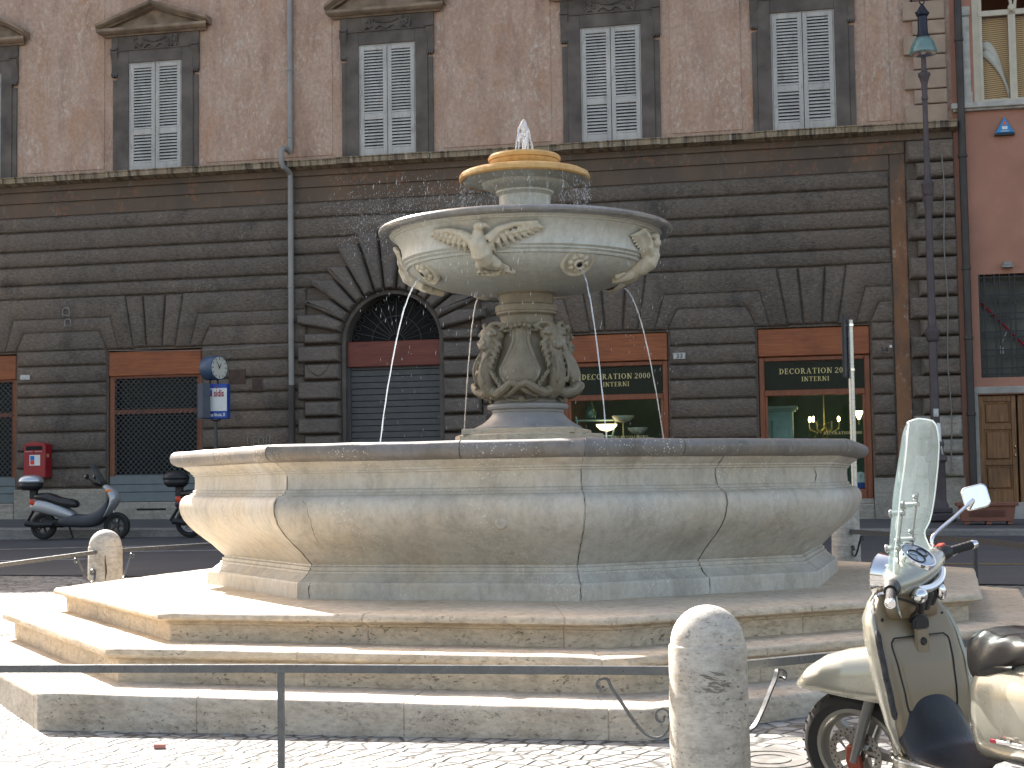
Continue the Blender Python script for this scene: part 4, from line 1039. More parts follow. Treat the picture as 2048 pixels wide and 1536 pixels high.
b = MB(); b.use(M['white']).box((-.13, -.256, .26), (.11, -.25, .48)); b.use(plain('sticker_blue', (.02, .16, .50), .5)).box((-.11, -.260, .37), (-.02, -.2561, .46)); b.use(plain('sticker_red', (.65, .04, .03), .5)).box((-.11, -.260, .28), (-.02, -.2561, .365)); b.build('sticker', None, bd)
MB().box((.2201, -.18, .43), (.226, -.10, .50)).build('side_label', plain('orange_label', (.65, .35, .16), .5), bd)
b = MB(); b.box((-.1, 0.0, .1), (.1, .13, .5)); b.build('wall_bracket', M['iron'], pb)
# terracotta planter
pt = empty('planter', (8.10, 26.2, walk_z(8.1, 26.2)), FR, 'long terracotta planter box without plants on the pavement by the brown door', 'planter')
b = MB(); h = .36
b.loft([[(-.42, -.17, .05), (.42, -.17, .05), (.42, .17, .05), (-.42, .17, .05)], [(-.47, -.20, h), (.47, -.20, h), (.47, .20, h), (-.47, .20, h)]], True, False)
b.loft([[(-.50, -.23, h-.05), (.50, -.23, h-.05), (.50, .23, h-.05), (-.50, .23, h-.05)], [(-.51, -.235, h+.01), (.51, -.235, h+.01), (.51, .235, h+.01), (-.51, .235, h+.01)]], True, False)
tub = bevmod(b.build('tub', M['terracotta'], pt), .01)
b = MB()
for x in (-.38, -.02, .33): b.box((x, -.15, 0), (x+.08, .15, .06))
b.build('foot', M['terracotta'], pt)
b = MB()
for i in range(26): b.box((-.30+i*.023, -.192-.001, .13), (-.288+i*.023, -.186, .24))
b.build('moulded_pattern', plain('darker_terracotta', (.14, .06, .045), .8), tub)
# road sign seen from behind/edge on
rs = empty('road_sign', (3.93, 17.6, terr(3.93, 17.6)), (0, 0, 0), 'galvanised post with a dark sign plate seen nearly edge on beyond the basin', 'road sign')
zb = terr(3.93, 17.6)
MB().tube([(0, 0, 0), (0, 0, 3.32-zb)], .034, 14).build('post', plain('shiny_galvanised_post', (.62, .60, .55), .3, .6, .1, 12), rs)
b = MB(); b.X = Matrix.Translation((-.055, -.02, 0)) @ Matrix.Rotation(radians(66), 4, 'Z'); b.box((-.18, -.012, 2.64-zb), (.17, .012, 3.38-zb), .006); b.build('sign_plate', plain('dark_sign_back', (.022, .024, .03), .5), rs)
b = MB()
for z in (3.26, 2.74): b.lathe([(.035, 0), (.043, .002), (.043, .03), (.035, .032)], (0, 0, z-zb-.015), 12); b.box((-.09, -.015, z-zb-.01), (-.03, .0, z-zb+.01))
b.build('clamp', M['chrome'], rs)
# ------------------------------------------------------------------ goods in the shop windows
def shopthing(name, u, v, z, label, cat): return empty(name, tuple(fw(u, v, z)), FR, label, cat)
M['celadon'] = plain('pale_celadon_paint', (.34, .44, .40), .6, var=.15); M['bulb'] = emit('warm_bulb', (1., .72, .28), 14.); M['flower'] = plain('olive_leaves', (.09, .08, .02), .7, var=.4)
cb = shopthing('cabinet', 5.17, -.95, 1.08, 'pale green cabinet with moulded top in the right shop window', 'cabinet')
b = MB(); b.box((-.30, -.2, 0), (.24, .25, 1.72), .01); b.box((-.16, -.23, .1), (.16, -.2, 1.55), .01); b.box((.17, -.22, 0), (.23, -.2, 1.65)); b.build('carcass', M['celadon'], cb)
b = MB(); b.box((-.33, -.25, 1.72), (.29, .28, 1.76), .01); b.box((-.37, -.29, 1.76), (.33, .3, 1.82), .01); b.build('cornice', M['celadon'], cb)
ch = shopthing('chandelier', 6.0, -1.1, 2.35, 'leafy chandelier with three glowing candle bulbs in the right shop window', 'chandelier')
b = MB(); b.tube([(0, 0, 0), (0, 0, 2.0)], .012, 5)
for i in range(6):
    a = i*pi/3; b.tube([(0, 0, .12), (.14*cos(a), .14*sin(a), .02), (.28*cos(a), .28*sin(a), .10), (.29*cos(a), .29*sin(a), .24)], .012, 5)
b.build('arms', M['gold'], ch)
b = MB()
for i in range(170):
    p = Vector((random.gauss(0, .13), random.gauss(0, .13), random.gauss(.0, .13))); q = Vector((random.gauss(0, 1), random.gauss(0, 1), random.gauss(0, 1))).normalized()*.035; r = q.orthogonal().normalized()*.016
    b.add([p-q, p+r, p+q, p-r], [(0, 1, 2, 3)], False)
b.build('leaves', M['flower'], ch)
for a in (pi*.95, pi*.62*2, .05): 
    MB().ball((.28*cos(a), .28*sin(a)-.0, .29), (.025, .025, .055), 10, 7).build('bulb', M['bulb'], ch)
wl = shopthing('wall_lamp', 6.66, -.5, 2.6, 'small glowing wall lamp at the right edge of the right shop window', 'lamp')
b = MB(); b.lathe([(.02, 0), (.09, .16)], seg=16); b.build('shade', emit('lit_shade', (1., .75, .42), 3.), wl); MB().tube([(0, .1, .05), (0, 0, 0), (0, 0, -.1)], .012, 6).build('arm', M['gold'], wl)
cl = shopthing('table_clock', 6.66, -.25, 1.28, 'small white clock on a blue base low in the right shop window', 'clock')
b = MB(); b.use(M['white']); b.X = Matrix.Translation((0, 0, .19)) @ Matrix.Rotation(pi/2, 4, 'X'); b.lathe([(0, .03), (.12, .03), (.13, 0), (0, 0)], seg=24); b.X = None; b.build('dial', None, cl)
b = MB(); b.box((-.10, -.05, 0), (.10, .05, .12), .01); b.build('stand', M['blue'], cl); MB().box((-.003, -.04, .19), (.003, -.034, .27)).build('hand', M['black'], cl)
def bowl_lamp(u, z, r, lit, label):
    t = shopthing('bowl_lamp', u, -.45, 1.08, label, 'lamp'); h = z-1.08
    MB().lathe([(.0, 0), (.10, 0), (.10, .02), (.012, .03), (.012, h)], seg=14).build('stem', M['gold'], t)
    b = MB(); b.lathe([(.02, h-.03), (r*.6, h), (r*.95, h+.07), (r, h+.11), (r*.9, h+.11)], seg=26)
    b.build('glass_bowl', M['bowl_lit'] if lit else M['bowl_dim'], t)
M['bowl_lit'] = emit('lit_alabaster', (1., .72, .40), 1.1); M['bowl_dim'] = plain('alabaster_glass', (.55, .50, .40), .4)
bowl_lamp(1.80, 2.50, .21, True, 'lit cream bowl lamp lower and nearer the fountain in the left shop window')
bowl_lamp(2.13, 2.66, .22, False, 'pale bowl lamp standing higher to the right in the left shop window'); bowl_lamp(2.42, 2.42, .20, False, 'dim pale bowl lamp farthest right in the left shop window')
sp = shopthing('wall_spotlights', 2.94, -.3, 3.40, 'pair of small glowing spotlights at the edge of the left shop window', 'lamp')
for z in (0, .16): MB().ball((0, 0, z), .045).build('bulb', M['bulb'], sp)
MB().tube([(.05, 0, -.05), (.05, 0, .25)], .015, 6).build('bar', M['iron'], sp)
sf = shopthing('display_shelf', 1.52, -.6, 1.08, 'white curved display shelf behind glass in the left shop window', 'shelf')
b = MB()
for z in (.95, 1.28, 1.60): b.box((-.35, -.15, z), (.42, .15, z+.03), .008)
for x in (-.35, .42): b.tube([(x+.04*sin(z*9), -.14, z) for z in [.1*i for i in range(18)]], .02, 6)
b.build('shelves', M['celadon'], sf)
vz = shopthing('glass_bottle', 1.46, -.6, 2.74, 'green patterned glass bottle on the display shelf', 'bottle')
MB().lathe([(.0, 0), (.10, .0), (.13, .08), (.10, .2), (.045, .30), (.05, .36), (.03, .40), (0, .40)], seg=16).build('bottle_body', plain('green_glassware', (.05, .14, .11), .15, spec=.8), vz)
# ------------------------------------------------------------------ the fountain
FX, FY = .123, 12.01; FA = -1.4558
ft = empty('fountain', (FX, FY, .75), (0, 0, 0), 'large octagonal marble fountain with tiered bowls, eagles and falling water jets on a stepped platform', 'fountain')
def corner(ap, k): R_ = ap/cos(pi/8); return (R_*cos(FA+k*pi/4), R_*sin(FA+k*pi/4))
def octa(mb, prof, joints, gd=.006, jit=.0014, dirt=None, chips=0., seed=0, zoff=-.75, cornergroove=True, wg=.006):
    """sweep a (apothem, z) profile round the octagon; joints: face -> list of t; grooves are real"""
    n = len(prof); nor = []
    for i in range(n):
        a = Vector(prof[max(i-1, 0)]); c = Vector(prof[min(i+1, n-1)]); t = (c-a); t = t.normalized() if t.length else Vector((0, 1)); nor.append((t.y, -t.x))
    secs = []
    for k in range(8):
        c0 = corner(prof[0][0], k); c1 = corner(prof[0][0], k+1); L = hypot(c1[0]-c0[0], c1[1]-c0[1])
        ts = [(0., 'c' if cornergroove else 's')]
        base = [i/ max(2, int(L/.09)) for i in range(1, max(2, int(L/.09)))]
        js = joints.get(k, [])
        for t in base:
            if all(abs(t-j)*L > .03 for j in js) and t*L > .03 and (1-t)*L > .03: ts.append((t, 's'))
        for j in js: ts += [(j-wg/L, 's'), (j, 'g'), (j+wg/L, 's')]
        ts += [(1-wg/L, 's')] if cornergroove else []
        if cornergroove: ts.append((wg/L, 's'))
        ts.sort()
        for t, ty in ts: secs.append((k, t, ty))
    vs = []; fs = []
    for (k, t, ty) in secs:
        for i, (ap, z) in enumerate(prof):
            x0, y0 = corner(ap, k); x1, y1 = corner(ap, k+1); x, y = x0*(1-t)+x1*t, y0*(1-t)+y1*t
            d = -gd if ty in 'gc' else 0
            nz = mnoise.noise(Vector((x*3+seed, y*3, z*5)))*jit*1.5 + mnoise.noise(Vector((x*14+seed, y*14, z*14)))*jit
            if chips:
                cv = mnoise.noise(Vector((x*7+seed*3, y*7, 5.)))
                if cv > .42 and i in chips_idx: nz -= (cv-.42)*chips
            d += nz
            fa = FA+k*pi/4+pi/8; nr, nzz = nor[i]
            vs.append((x+cos(fa)*nr*d, y+sin(fa)*nr*d, z+zoff+nzz*d))
    m = len(secs)
    for s_ in range(m):
        q = (s_+1) % m
        for i in range(n-1): fs.append((s_*n+i, q*n+i, q*n+i+1, s_*n+i+1))
    mb.add(vs, fs, True)
def rnd(p0, p1, p2, n=3):
    """rounded corner through quadratic curve"""
    return [((1-t)**2*p0[0]+2*t*(1-t)*p1[0]+t*t*p2[0], (1-t)**2*p0[1]+2*t*(1-t)*p1[1]+t*t*p2[1]) for t in [i/n for i in range(n+1)]]
chips_idx = set()
# three steps (face -1 = front left, 0 = front right, -2 = left)
p3 = [(3.27, .50), (3.27, .672), (3.283, .678), (3.283, .69), (3.30, .694), (3.302, .703)]+rnd((3.33, .700), (3.372, .705), (3.352, .738), 4)+rnd((3.35, .74), (3.345, .752), (3.32, .752), 3)+[(2.9, .753), (2.2, .753)]
p2 = [(3.62, .30), (3.62, .50), (3.632, .506), (3.632, .516)]+rnd((3.66, .514), (3.722, .52), (3.70, .562), 4)+rnd((3.70, .563), (3.695, .577), (3.67, .577), 3)+[(3.4, .578), (3.15, .578)]
p1 = [(4.12, -.35), (4.12, .34)]+rnd((4.12, .345), (4.118, .376), (4.09, .376), 4)+[(3.8, .377), (3.5, .377)]
J = {7: [.47, .90], 0: [.5, .82], 6: [.35, .8], 5: [.3, .7], 1: [.3, .75], 2: [.5], 3: [.4, .8], 4: [.5]}
chips_idx = {7, 8, 9, 10, 11, 12, 13}
for nm, pf, jn, mt, sd in (('step', p3, J, M['trav'], 1), ('step', p2, {**J, 7: [.39, .955], 0: [.30, .72]}, M['trav'], 2), ('step', p1, {**J, 7: [.285, .63, .945], 0: [.36, .7], 6: [.5, .97]}, M['trav_low'], 3)):
    b = MB(); octa(b, pf, jn, jit=.0022, seed=sd, chips=.03, wg=.005, cornergroove=False); b.build(nm, mt, ft, sharp=40)
# basin
pb_ = [(2.30, .72), (2.30, .845)]+rnd((2.30, .85), (2.30, .865), (2.27, .868), 2)+[(2.235, .90), (2.215, .915), (2.215, .928), (2.20, .932), (2.20, .955), (2.185, .96), (2.185, .972)]
cy = [(2.20, .985), (2.225, 1.01), (2.27, 1.055), (2.325, 1.10), (2.385, 1.15), (2.43, 1.195), (2.468, 1.245), (2.49, 1.295), (2.499, 1.34), (2.494, 1.38), (2.478, 1.41), (2.45, 1.428)]
pb_ += cy+[(2.425, 1.43), (2.425, 1.443), (2.405, 1.446), (2.405, 1.462), (2.392, 1.470), (2.388, 1.53), (2.392, 1.572), (2.405, 1.576), (2.405, 1.588), (2.42, 1.592), (2.42, 1.603), (2.435, 1.615), (2.462, 1.632), (2.475, 1.648)]
bs = MB(); octa(bs, pb_, {0: [.52], 1: [.5], 2: [.5], 3: [.5], 4: [.5], 5: [.5]}, gd=.007, jit=.0018, seed=5, wg=.005)
basin = bs.build('basin', M['marble'], ft, sharp=32)
pr_ = [(2.475, 1.648), (2.505, 1.652)]+rnd((2.52, 1.655), (2.562, 1.67), (2.562, 1.712), 4)+rnd((2.562, 1.713), (2.56, 1.758), (2.51, 1.763), 4)+[(2.40, 1.766), (2.28, 1.764)]+rnd((2.26, 1.763), (2.24, 1.76), (2.24, 1.74), 2)+[(2.23, 1.6), (2.22, 1.1)]
chips_idx = {2, 3, 4, 5, 6, 7, 8, 9}
bs = MB(); octa(bs, pr_, {0: [.35, .98], 7: [.62], 6: [.5], 1: [.5], 2: [.5], 4: [.4]}, gd=.008, jit=.003, seed=8, chips=.05, wg=.005)
bs.build('rim', M['rimmarble'], basin, sharp=32)
MB().lathe([(0, 1.56-.75), (2.38, 1.56-.75)], seg=8).build('water', M['pool'], basin)
bpy.data.objects['water'].rotation_euler = (0, 0, FA)
MB().lathe([(0, 1.15-.75), (2.38, 1.15-.75)], seg=8).build('basin_floor', M['marble'], basin)
# plug on the front of the basin and a soft patched stone
g_ = MB(); fa = FA-pi/8; X = Matrix.Rotation(fa, 4, 'Z')
g_.X = X @ Matrix.Translation((2.455, .49, 1.245-.75)) @ Matrix.Rotation(pi/2+.45, 4, 'Y'); g_.lathe([(0, .022), (.028, .022), (.040, .012), (.045, -.02)], seg=16); g_.build('plug', M['marble'], basin)
# fine cracks: thin slivers of dirt lying on the stone
def crack(name, face, pts, wd=.006, mat=M['groove']):
    """pts: (t along face, z)"""
    def ap_at(z):
        for (a0, z0), (a1, z1) in zip(pb_, pb_[1:]):
            if z0 <= z <= z1 and z1 > z0: return a0+(a1-a0)*(z-z0)/(z1-z0)
        return 2.4
    b = MB(); vs = []
    P = []
    for (t0, z0), (t1, z1) in zip(pts, pts[1:]):
        m = max(2, int(abs(z1-z0)/.02))
        P += [(t0+(t1-t0)*i/m, z0+(z1-z0)*i/m) for i in range(m)]
    P.append(pts[-1])
    for i, (t, z) in enumerate(P):
        t += .0012*sin(z*90)+.0015*mnoise.noise(Vector((z*30, 1, face))); ap = ap_at(z)+.0028
        x0, y0 = corner(ap, face); x1, y1 = corner(ap, face+1); dx = Vector((x1-x0, y1-y0)).normalized(); x, y = x0+(x1-x0)*t, y0+(y1-y0)*t
        w_ = wd*(.4+.6*abs(mnoise.noise(Vector((z*25, t*9, 3))))*2)
        vs += [(x-dx.x*w_/2, y-dx.y*w_/2, z-.75), (x+dx.x*w_/2, y+dx.y*w_/2, z-.75)]
    b.add(vs, [(2*i, 2*i+1, 2*i+3, 2*i+2) for i in range(len(P)-1)]); b.build(name, mat, basin)
crack('crack', 7, [(.085, 1.42), (.115, 1.36), (.12, 1.26), (.10, 1.12)], .004)
crack('joint_dirt', 7, [(.004, 1.56), (.006, 1.45), (.004, 1.2), (.003, .9)], .007)
crack('joint_dirt', 0, [(.001, 1.57), (.002, 1.3), (.001, .76)], .006)
crack('joint_dirt', 0, [(.52, 1.645), (.515, 1.55), (.525, 1.45), (.52, 1.3), (.52, 1.1), (.515, .9), (.52, .8)], .007)
crack('crack', 0, [(.93, 1.58), (.945, 1.52), (.93, 1.45)], .006)
crack('crack', 7, [(.045, .86), (.04, .80), (.045, .755)], .006)
# pedestal
def Z(z): return z-.75
b = MB(); b.X = Matrix.Rotation(FA+pi/8, 4, 'Z')
def ngon_box(mb, ap, z0, z1, n, ch=.008, rot=0.):
    R_ = ap/cos(pi/n); ring = lambda r, z: [(r*cos(rot+2*pi*i/n), r*sin(rot+2*pi*i/n), z) for i in range(n)]
    mb.loft([ring(R_, z0), ring(R_, z1-ch), ring(R_-ch*1.2, z1)], True, False)
ngon_box(b, .50, Z(.9), Z(1.885-.02), 8); ngon_box(b, .56, Z(1.2), Z(1.868), 8)
b.X = Matrix.Rotation(radians(-12), 4, 'Z'); ngon_box(b, .435, Z(1.868), Z(1.912), 4, .01, pi/4)
b.build('plinth', M['trav'], ft)
b = MB(); b.lathe([(r, Z(z)) for r, z in [(.425, 1.91), (.425, 1.925), (.41, 1.932), (.36, 1.958), (.318, 1.99), (.29, 2.02), (.278, 2.04), (.285, 2.045), (.285, 2.06), (.29, 2.062), (.315, 2.07), (.322, 2.088), (.315, 2.105), (.29, 2.112), (.275, 2.118), (.265, 2.15), (.28, 2.17)]], seg=56)
ped = b.build('pedestal_foot', plain('grey_lead_marble', (.30, .285, .275), .5, 0, .25, 5, .2), ft)
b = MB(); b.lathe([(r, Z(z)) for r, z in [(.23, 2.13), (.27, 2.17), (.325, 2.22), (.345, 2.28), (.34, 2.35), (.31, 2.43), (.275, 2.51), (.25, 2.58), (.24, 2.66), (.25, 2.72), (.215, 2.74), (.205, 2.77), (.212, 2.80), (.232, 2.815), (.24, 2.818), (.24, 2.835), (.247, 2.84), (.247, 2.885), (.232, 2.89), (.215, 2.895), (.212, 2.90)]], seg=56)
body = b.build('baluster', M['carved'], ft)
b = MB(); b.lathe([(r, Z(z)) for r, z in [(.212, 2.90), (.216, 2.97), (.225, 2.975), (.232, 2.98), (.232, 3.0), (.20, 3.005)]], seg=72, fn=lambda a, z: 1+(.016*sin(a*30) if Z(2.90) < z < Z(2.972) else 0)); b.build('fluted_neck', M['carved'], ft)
# cartouches and dolphins
def prr(z):
    pts = [(2.13, .23), (2.17, .27), (2.22, .325), (2.28, .345), (2.35, .34), (2.43, .31), (2.51, .275), (2.58, .25), (2.66, .24), (2.72, .25), (2.78, .21)]
    for (z0, r0), (z1, r1) in zip(pts, pts[1:]):
        if z0 <= z <= z1: return r0+(r1-r0)*(z-z0)/(z1-z0)
    return .23
def P(az, du, z, off):
    r = prr(z)+off; a = az+du/max(r, .1); return Vector((r*cos(a), r*sin(a), Z(z)))
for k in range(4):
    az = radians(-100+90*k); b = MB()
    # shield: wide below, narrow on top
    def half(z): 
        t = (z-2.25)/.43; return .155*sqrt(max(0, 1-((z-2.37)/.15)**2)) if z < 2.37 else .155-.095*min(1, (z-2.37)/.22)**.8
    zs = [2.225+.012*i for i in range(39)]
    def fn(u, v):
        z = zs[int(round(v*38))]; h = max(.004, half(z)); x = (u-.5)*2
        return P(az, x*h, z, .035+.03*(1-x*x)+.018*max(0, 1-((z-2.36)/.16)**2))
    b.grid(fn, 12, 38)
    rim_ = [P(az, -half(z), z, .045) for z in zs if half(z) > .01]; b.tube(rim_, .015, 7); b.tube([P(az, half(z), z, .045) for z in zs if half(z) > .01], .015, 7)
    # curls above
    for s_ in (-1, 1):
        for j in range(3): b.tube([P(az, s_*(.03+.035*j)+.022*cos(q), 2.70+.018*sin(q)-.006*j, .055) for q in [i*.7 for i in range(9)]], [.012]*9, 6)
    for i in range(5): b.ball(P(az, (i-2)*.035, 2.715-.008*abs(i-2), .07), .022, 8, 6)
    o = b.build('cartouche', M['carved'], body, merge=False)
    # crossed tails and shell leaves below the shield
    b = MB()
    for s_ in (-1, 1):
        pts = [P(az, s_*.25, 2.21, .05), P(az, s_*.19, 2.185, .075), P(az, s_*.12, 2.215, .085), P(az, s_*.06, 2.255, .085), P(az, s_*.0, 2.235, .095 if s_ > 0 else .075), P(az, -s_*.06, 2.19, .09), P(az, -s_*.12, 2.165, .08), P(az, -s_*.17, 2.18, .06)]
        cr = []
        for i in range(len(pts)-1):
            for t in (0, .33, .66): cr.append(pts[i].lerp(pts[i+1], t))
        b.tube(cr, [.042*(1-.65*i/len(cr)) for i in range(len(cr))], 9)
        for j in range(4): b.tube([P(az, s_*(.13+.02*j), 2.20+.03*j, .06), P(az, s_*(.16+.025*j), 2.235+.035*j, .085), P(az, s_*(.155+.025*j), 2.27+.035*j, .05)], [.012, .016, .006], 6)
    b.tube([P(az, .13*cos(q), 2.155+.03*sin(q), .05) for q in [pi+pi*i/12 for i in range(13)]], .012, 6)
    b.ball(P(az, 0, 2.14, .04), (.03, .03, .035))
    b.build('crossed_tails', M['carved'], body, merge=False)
    # dolphin
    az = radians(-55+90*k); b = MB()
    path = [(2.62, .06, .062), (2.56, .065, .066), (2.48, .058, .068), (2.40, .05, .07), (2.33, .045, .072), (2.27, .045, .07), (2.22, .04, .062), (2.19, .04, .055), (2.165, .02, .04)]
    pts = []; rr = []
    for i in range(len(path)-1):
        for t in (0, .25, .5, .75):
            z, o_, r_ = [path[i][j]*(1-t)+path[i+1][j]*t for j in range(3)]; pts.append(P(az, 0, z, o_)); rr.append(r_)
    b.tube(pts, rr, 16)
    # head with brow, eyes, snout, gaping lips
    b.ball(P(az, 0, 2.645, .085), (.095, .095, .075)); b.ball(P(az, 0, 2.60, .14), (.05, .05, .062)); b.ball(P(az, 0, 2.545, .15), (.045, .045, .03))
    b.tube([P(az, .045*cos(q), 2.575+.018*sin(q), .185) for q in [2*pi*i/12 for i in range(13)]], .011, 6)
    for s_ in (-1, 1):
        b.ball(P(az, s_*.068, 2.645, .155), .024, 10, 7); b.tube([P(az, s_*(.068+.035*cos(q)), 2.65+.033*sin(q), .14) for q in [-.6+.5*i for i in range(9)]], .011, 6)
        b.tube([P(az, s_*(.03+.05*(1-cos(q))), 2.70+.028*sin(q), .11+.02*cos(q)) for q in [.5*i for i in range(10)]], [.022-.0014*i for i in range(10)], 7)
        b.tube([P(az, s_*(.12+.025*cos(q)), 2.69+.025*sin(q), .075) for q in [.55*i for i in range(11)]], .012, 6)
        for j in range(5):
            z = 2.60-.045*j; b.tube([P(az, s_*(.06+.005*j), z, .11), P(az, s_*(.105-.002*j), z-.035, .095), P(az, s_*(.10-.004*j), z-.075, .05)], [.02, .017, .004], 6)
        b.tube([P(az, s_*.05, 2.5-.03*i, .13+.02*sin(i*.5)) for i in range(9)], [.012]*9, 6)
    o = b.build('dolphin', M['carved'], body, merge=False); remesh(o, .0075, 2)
# main bowl
bp = [(.20, 2.985), (.30, 2.992), (.45, 3.005), (.58, 3.022), (.70, 3.047), (.80, 3.085), (.875, 3.13), (.915, 3.165), (.925, 3.178), (.945, 3.182), (.952, 3.192), (.945, 3.202), (.955, 3.206), (.968, 3.214), (.962, 3.226), (.975, 3.232), (.985, 3.24), (.982, 3.25), (.980, 3.30), (.992, 3.35), (1.018, 3.395), (1.04, 3.418), (1.055, 3.422), (1.056, 3.43), (1.072, 3.434), (1.08, 3.446)]
def bowl_r(z):
    for (r0, z0), (r1, z1) in zip(bp, bp[1:]):
        if z0 <= z <= z1 and z1 > z0: return r0+(r1-r0)*(z-z0)/(z1-z0)
    return .8
b = MB(); b.lathe([(r, Z(z)) for r, z in bp], seg=128); bowl = b.build('bowl', M['bowlmarble'], ft, sharp=25)
b = MB()
rp = [(1.078, 3.444), (1.12, 3.440), (1.148, 3.444), (1.165, 3.458), (1.168, 3.474), (1.158, 3.490), (1.13, 3.500), (1.08, 3.503), (1.04, 3.495), (1.02, 3.47), (.9, 3.40), (.6, 3.33), (.2, 3.30)]
b.lathe([(r, Z(z)) for r, z in rp], seg=160, fn=lambda a, z: 1+.0016*mnoise.noise(Vector((cos(a)*9, sin(a)*9, z*9)))); b.build('bowl_rim', marble('wet_rim_marble', (.23, .23, .235), (.27, .25, .22), (.10, .095, .09), .7, .2, False), bowl, sharp=40)
MB().lathe([(0, Z(3.455)), (1.03, Z(3.455))], seg=48).build('bowl_water', M['pool'], bowl)
# rosette spouts
def BS(az, du, z, off):
    r = bowl_r(z)+off; a = az+du/bowl_r(z); return Vector((r*cos(a), r*sin(a), Z(z)-off*.35))
for k in range(4):
    az = radians(-64+90*k); z0 = 3.125; c0 = Vector((.862*cos(az), .862*sin(az), Z(z0)))
    nrm = Vector((cos(az)*.72, sin(az)*.72, -.69)).normalized(); tq = nrm.to_track_quat('Z', 'Y').to_matrix().to_4x4()
    b = MB(); b.X = Matrix.Translation(c0+nrm*-.012) @ tq @ Matrix.Scale(1.15, 4)
    b.lathe([(.115, -.01), (.115, .012), (.108, .022), (.098, .022), (.094, .010), (.085, .008), (.06, .012)], seg=32)
    for j in range(8): a = j*pi/4; b.ball((.052*cos(a), .052*sin(a), .018), (.024, .024, .02), 8, 6)
    b.lathe([(.0, .02), (.018, .02), (.022, .045), (.032, .05), (.036, .03), (.05, .015)], seg=18); b.use(M['dark']) if False else None
    o = b.build('rosette', M['relief'], bowl, merge=False)
    q = MB(); q.X = b.X; q.lathe([(0, .046), (.017, .047)], seg=12); q.build('spout_hole', M['dark'], o)
# winged reliefs
def creature(az, dragon):
    b = MB(); f = 1 if not dragon else -1
    def p(u, v, o=0.): return BS(az, u*f, v, o*(.62 if dragon else 1))
    c = 3.20
    # torso, neck, head (continuous after the voxel remesh)
    b.tube([p(.02, 3.115, .04), p(.01, 3.15, .06), p(0, 3.20, .075), p(-.01, 3.26, .07), p(-.015, 3.30, .06), p(-.015, 3.36, .055)], [.04, .066, .078, .068, .050, .036], 14)
    b.ball(p(.005, 3.385, .06), (.045, .045, .034)); b.tube([p(.02, 3.388, .065), p(.055, 3.388, .06), p(.074, 3.370, .055)], [.026, .017, .006], 8)
    for j in range(5): b.ball(p(-.03+.008*j, 3.375-.004*j*j, .05), .016, 6, 5)
    # wings: arm and layered feathers
    for s_, L in ((-1, .40), (1, .42)):
        lift = .03 if s_ > 0 else -.005
        if dragon: lift += .05; L *= .62
        arm = [p(s_*.06, 3.285, .055), p(s_*.14, 3.345+lift*.3, .06), p(s_*.24, 3.375+lift*.3, .055), p(s_*(L-.0), 3.385+lift*.4 if not dragon else 3.40, .035)]
        b.tube([arm[0], arm[0].lerp(arm[1], .5), arm[1], arm[1].lerp(arm[2], .5), arm[2], arm[3]], [.045, .04, .032, .026, .022, .012], 8)
        nf = 9
        for j in range(nf):
            t = j/(nf-1); u0 = s_*(.07+(L-.10)*t); z0_ = 3.31+.065*t+lift*.2
            ln = .13-.05*t if not dragon else .12; ang = .15+1.0*t
            b.tube([p(u0, z0_, .045), p(u0+s_*ln*.5*sin(ang), z0_-ln*.55*cos(ang), .045), p(u0+s_*ln*sin(ang), z0_-ln*cos(ang), .02)], [.022, .02, .008], 6, flat=(1, 1))
            b.tube([p(u0-s_*.01, z0_-.01, .06), p(u0+s_*ln*.28*sin(ang), z0_-ln*.3*cos(ang), .058)], [.02, .012], 6)
    # legs, talons or curled tails
    if not dragon:
        for s_, q in ((-.05, 3.08), (.085, 3.075)):
            b.tube([p(s_*.5, 3.15, .05), p(s_, 3.12, .06), p(s_*1.15, q+.01, .045)], [.045, .034, .018], 9)
            for t in (-.035, 0, .035): b.tube([p(s_*1.15, q+.01, .045), p(s_*1.15+t, q-.002, .055), p(s_*1.15+t*1.5, q-.02, .035)], [.014, .013, .007], 6)
        b.tube([p(-.12, 3.07, .02), p(-.0, 3.062, .03), p(.17, 3.068, .02)], [.022, .026, .02], 7)
        b.tube([p(.02, 3.13, .03), p(.10, 3.10, .035), p(.14, 3.085, .02)], [.04, .03, .012], 7)
    else:
        b.tube([p(0, 3.13, .05), p(-.05, 3.09, .06), p(-.11, 3.07, .055), p(-.15, 3.085, .05), p(-.14, 3.12, .045), p(-.11, 3.115, .045)], [.055, .045, .036, .028, .02, .012], 9)
        b.tube([p(0, 3.13, .05), p(.05, 3.08, .06), p(.09, 3.055, .05), p(.13, 3.07, .045), p(.12, 3.10, .045)], [.05, .04, .032, .024, .014], 9)
        for s_ in (-1, 1): b.tube([p(s_*.05, 3.25, .09), p(s_*.10, 3.30, .11), p(s_*.09, 3.35, .10)], [.026, .02, .018], 8)
        b.ball(p(0, 3.35, .105), (.045, .045, .042)); b.ball(p(0, 3.345, .145), (.014, .014, .014))
        for j in range(7): b.ball(p(-.045+.015*j, 3.385, .09), .018, 6, 5)
    o = b.build('dragon_relief' if dragon else 'eagle_relief', M['relief'], bowl, merge=False); remesh(o, .0065, 2); return o
for k in range(4): creature(radians(-109+90*k), k % 2 == 1)
